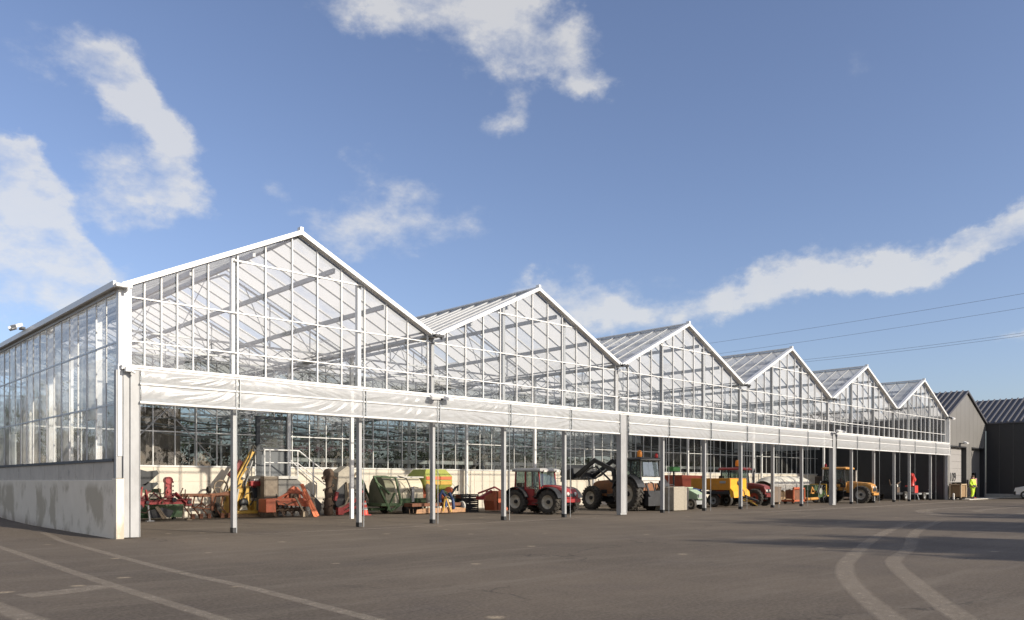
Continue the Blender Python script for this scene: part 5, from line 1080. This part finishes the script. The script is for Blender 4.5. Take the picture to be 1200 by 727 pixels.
# dark trailer with machinery and flat trailer with red chute
t = thing('car_trailer', 'dark trailer loaded with black machinery at the shelter end', 'trailer', (53.0, 1.9, 0))
a = MB(); a.box(-1.3, .9, -.8, .8, .45, .58); a.box(-1.3, -1.2, -.8, .8, .58, 1.1); a.bar((.9, 0, .5), (2.3, 0, .45), .1); a.build('bed', dksteel, t)
a = MB(); a.box(-.9, .3, -.4, .4, .58, .95); a.bar((-.4, -.2, .95), (.7, -.3, 1.35), .06); a.bar((0, .1, .9), (-.3, .1, 1.5), .05); a.build('load', soil, t)
a = MB(); a.box(-1.0, -.7, -.42, -.3, .95, 1.15); a.box(-.3, -.1, -.45, -.3, .98, 1.15); a.build('lamp', white2, t)
for s in (-1, 1): wheel(t, (.1, s*.85, .34), .34, .2, s, plasg, 'y', 0)
t = thing('dark_container', 'dark brown boxy container with a small white notice behind the yellow tractor', 'container', (51.6, 5.5, 0))
a = MB(); a.box(-1.3, 1.3, -.9, .9, .1, 1.75); a.build('body', paint('container_brown', (.035, .022, .018), .7, 0, .3, .2), t, .02); a = MB(); a.box(.5, .85, -.915, -.90, 1.1, 1.5); a.build('notice', white2, t)
a = MB(); a.box(-1.2, -1.0, -.8, .8, 0, .1); a.box(1., 1.2, -.8, .8, 0, .1); a.build('skid', dksteel, t)
t = thing('flat_trailer', 'low flat trailer carrying the red chipper at the shelter end', 'trailer', (55.9, 1.5, 0))
a = MB(); a.box(-1.2, 1.7, -.75, .75, .42, .52); a.bar((1.7, 0, .46), (2.15, 0, .46), .08); a.box(1.45, 1.55, -.7, -.62, .52, 1.0); a.box(1.2, 1.55, -.7, -.62, .72, .78); a.bar((-1.2, -.7, .45), (-1.4, -.9, .02), .05); a.build('bed', plasg, t)
for s in (-1, 1): wheel(t, (-.2, s*.8, .30), .30, .18, s, plasg, 'y', 0)
t = thing('wood_chipper', 'bright red wood chipper with a curved discharge chute standing on the flat trailer', 'wood chipper', (55.6, 1.5, .52))
red3 = paint('signal_red', (0.577, 0.058, 0.047), .35, 0, .08)
a = MB(); a.box(-.35, .3, -.35, .35, 0, .55); a.build('housing', red3, t, .03); a = MB(); a.tube([(0, 0, .5), (.05, 0, .8), (-.05, -.05, 1.1), (-.30, -.1, 1.32)], [.20, .15, .16, .20], 12); a.build('chute', red3, t, .0)
a = MB(); a.prism([(-.5, 1.30), (-.2, 1.45), (.40, 1.0), (.25, .82)], 'y', -.2, .1); a.build('deflector', red3, t, .02); a = MB(); a.box(-.9, -.35, -.3, .3, .05, .45); a.build('engine', dksteel, t, .02)

# ---------- outside the hall
t = thing('wheeled_cart', 'brown boxed wheeled cart parked under the raised hall door', 'cart', (58.9, -.75, .0))
cartm = paint('cart_brown', (.26, .17, .085), .7, 0, .15, .1); a = MB(); a.box(-1.0, .05, -.35, .35, .22, 1.1); a.build('body', cartm, t, .02)
a = MB()
for x in (-1.06, .10): a.box(x-.04, x+.06, -.42, -.32, .18, 1.20); a.box(x-.04, x+.06, .30, .40, .18, 1.20)
a.box(-1.1, .15, -.42, .4, 1.11, 1.18); a.build('frame', paint('cart_frame', (.50, .38, .24), .6, 0, .15), t, .01)
for x in (-.8, -.1):
    for y in (-.28, .28): wheel(t, (x, y, .11), .11, .06, 1, plasg, 'x', 0)
t = thing('sack_truck', 'red upright sack truck with a pinkish box on top by the dark doorway', 'sack truck', (62.5, -.5, .06))
a = MB(); a.tube([(-.18, 0, .2), (-.18, 0, 1.3), (.18, 0, 1.3), (.18, 0, .2)], .035); a.box(-.2, .2, -.03, .03, .25, 1.0); a.box(-.22, .22, -.25, .02, .02, .06); a.build('frame', red3, t)
for s in (-1, 1): wheel(t, (s*.2, .1, .13), .13, .06, s, plasg, 'x', 0)
t = thing('mail_box', 'pale pinkish box on a post beside the dark doorway', 'post box', (63.2, -.4, .06))
a = MB(); a.box(-.25, .25, -.18, .18, 1.0, 1.55); a.build('box', paint('pink_box', (.42, .24, .20), .6, 0, .1), t, .02); a = MB(); a.box(-.05, .05, -.05, .05, 0, 1.0); a.build('post', creamd, t)
t = thing('bollard_lamp', 'short white bollard beside the wheeled cart', 'bollard', (57.0, -.9, .0))
a = MB(); a.lathe((0, 0, 0), (0, 0, 1), [(.07, 0), (.07, .45), (.05, .5), (0, .52)], 12); a.build('shaft', white2, t); a = MB(); a.lathe((0, 0, 0), (0, 0, 1), [(.12, 0), (.12, .04), (.07, .06)], 12); a.build('foot', dksteel, t)
# hi-vis person
def skinmesh(name, verts, edges, radii, m, parent=None, sub=2, root=0):
    me = bpy.data.meshes.new(name); me.from_pydata(verts, edges, []); o = bpy.data.objects.new(name, me); COL.objects.link(o)
    if parent: o.parent = parent
    md = o.modifiers.new('s', 'SKIN'); md.use_smooth_shade = True
    if not me.skin_vertices:
        bpy.context.view_layer.objects.active = o
        bm = bmesh.new(); bm.from_mesh(me); bm.verts.layers.skin.verify(); bm.to_mesh(me); bm.free()
    for i, r in enumerate(radii):
        sv = me.skin_vertices[0].data[i]; sv.radius = r if isinstance(r, tuple) else (r, r); sv.use_root = (i == root)
    md2 = o.modifiers.new('b', 'SUBSURF'); md2.levels = sub; md2.render_levels = sub
    me.materials.append(m); return o
t = thing('person', 'person in lime hi-vis jacket and trousers standing by the cart, seen from behind', 'person', (60.3, -1.2, .06), -20)
V = [(0, 0, .95), (0, 0, 1.15), (0, .0, 1.38), (0, -.01, 1.50), (0, -.02, 1.62), (0, -.02, 1.70), (-.19, 0, 1.40), (-.27, .03, 1.14), (-.20, -.14, .94), (-.17, -.22, .88), (.19, 0, 1.40), (.27, .03, 1.14), (.22, -.12, .94), (.20, -.20, .88), (-.10, 0, .88), (-.11, -.06, .48), (-.12, .02, .09), (-.12, -.10, .04), (.10, 0, .88), (.12, .04, .48), (.13, .16, .10), (.13, .06, .04)]
E_ = [(0, 1), (1, 2), (2, 3), (3, 4), (4, 5), (2, 6), (6, 7), (7, 8), (8, 9), (2, 10), (10, 11), (11, 12), (12, 13), (0, 14), (14, 15), (15, 16), (16, 17), (0, 18), (18, 19), (19, 20), (20, 21)]
Rr = [(.15, .11), (.15, .11), (.17, .11), .055, .095, .085, .06, .048, .038, .035, .06, .048, .038, .035, .09, .06, .045, .04, .09, .06, .045, .04]
skinmesh('body', V, E_, Rr, skin, t)
jk = skinmesh('jacket', [V[0], V[1], V[2], (0, 0, 1.46), V[6], V[7], (-.21, -.12, .97), V[10], V[11], (.23, -.10, .97)], [(0, 1), (1, 2), (2, 3), (2, 4), (4, 5), (5, 6), (2, 7), (7, 8), (8, 9)], [(.19, .15), (.19, .15), (.20, .145), (.09, .08), .085, .072, .06, .085, .072, .06], hivis, t)
skinmesh('trousers', [V[0], V[14], V[15], (-.12, .02, .14), V[18], V[19], (.13, .16, .15)], [(0, 1), (1, 2), (2, 3), (0, 4), (4, 5), (5, 6)], [(.16, .12), .11, .085, .07, .11, .085, .07], hivis, t)
a = MB(); a.lathe((0, 0, .86), (0, 0, 1), [(.19, 0), (.20, .04), (.195, .15), (.18, .17)], 16); a.build('waist_band', navy, t)
a = MB(); a.blob((0, -.01, 1.70), (.095, .11, .10)); a.build('hair', paint('brown_hair', (.06, .035, .02), .7), t)
for s, p in ((-1, V[16]), (1, V[20])): a = MB(); a.blob((p[0], p[1]-.06, .06), (.055, .14, .06)); a.build('boot', dksteel, t)
# white car, nose towards the hall
t = thing('white_car', 'white car partly cut off at the far right by the dark wing', 'car', (65.9, -4.7, 0), 0)
cw = paint('car_white', (.78, .78, .76), .2, 0, .03)
a = MB(); pr = [(1.9, .35), (1.98, .6), (1.9, .88), (1.1, 1.02), (.5, 1.45), (-1.3, 1.48), (-1.85, 1.0), (-1.95, .55), (-1.9, .35)]
secs = [(-.82, 0), (-.86, .0), (-.70, 1), (.70, 1), (.86, 0), (.82, 0)]
vs = []; n = len(pr)
for i, (x, k) in enumerate(secs):
    for (y, z) in pr: vs.append((x*(1-.12*max(0, z-1.0)*2) if i in (2, 3) else x, y, z if i in (2, 3) else min(z, .92)))
a.add(vs, [(i*n+k, i*n+(k+1) % n, (i+1)*n+(k+1) % n, (i+1)*n+k) for i in range(5) for k in range(n)]+[tuple(range(n)), tuple(reversed(range(5*n, 6*n)))]); a.build('body', cw, t, .03)
for s in (-1, 1):
    a = MB(); a.quad((s*.80, 1.0, .98), (s*.80, -1.6, .98), (s*.715, -1.2, 1.40), (s*.715, .5, 1.40)); a.build('window', cabglass, t, 0, False)
a = MB(); a.box(-.84, .84, 1.86, 2.02, .32, .60); a.box(-.84, .84, -2.0, -1.86, .32, .60); a.build('bumper', dksteel, t, .03)
a = MB(); a.quad((-.68, 1.12, 1.03), (.68, 1.12, 1.03), (.62, .52, 1.46), (-.62, .52, 1.46)); a.build('windscreen', cabglass, t, 0, False)
for s in (-1, 1): a = MB(); a.box(s*.62-.15, s*.62+.15, 1.88, 1.96, .66, .80); a.build('headlight', plasg, t, .02)
for s in (-1, 1):
    for y in (1.25, -1.25): wheel(t, (s*.76, y, .32), .32, .2, s, plasg, 'x', 0)
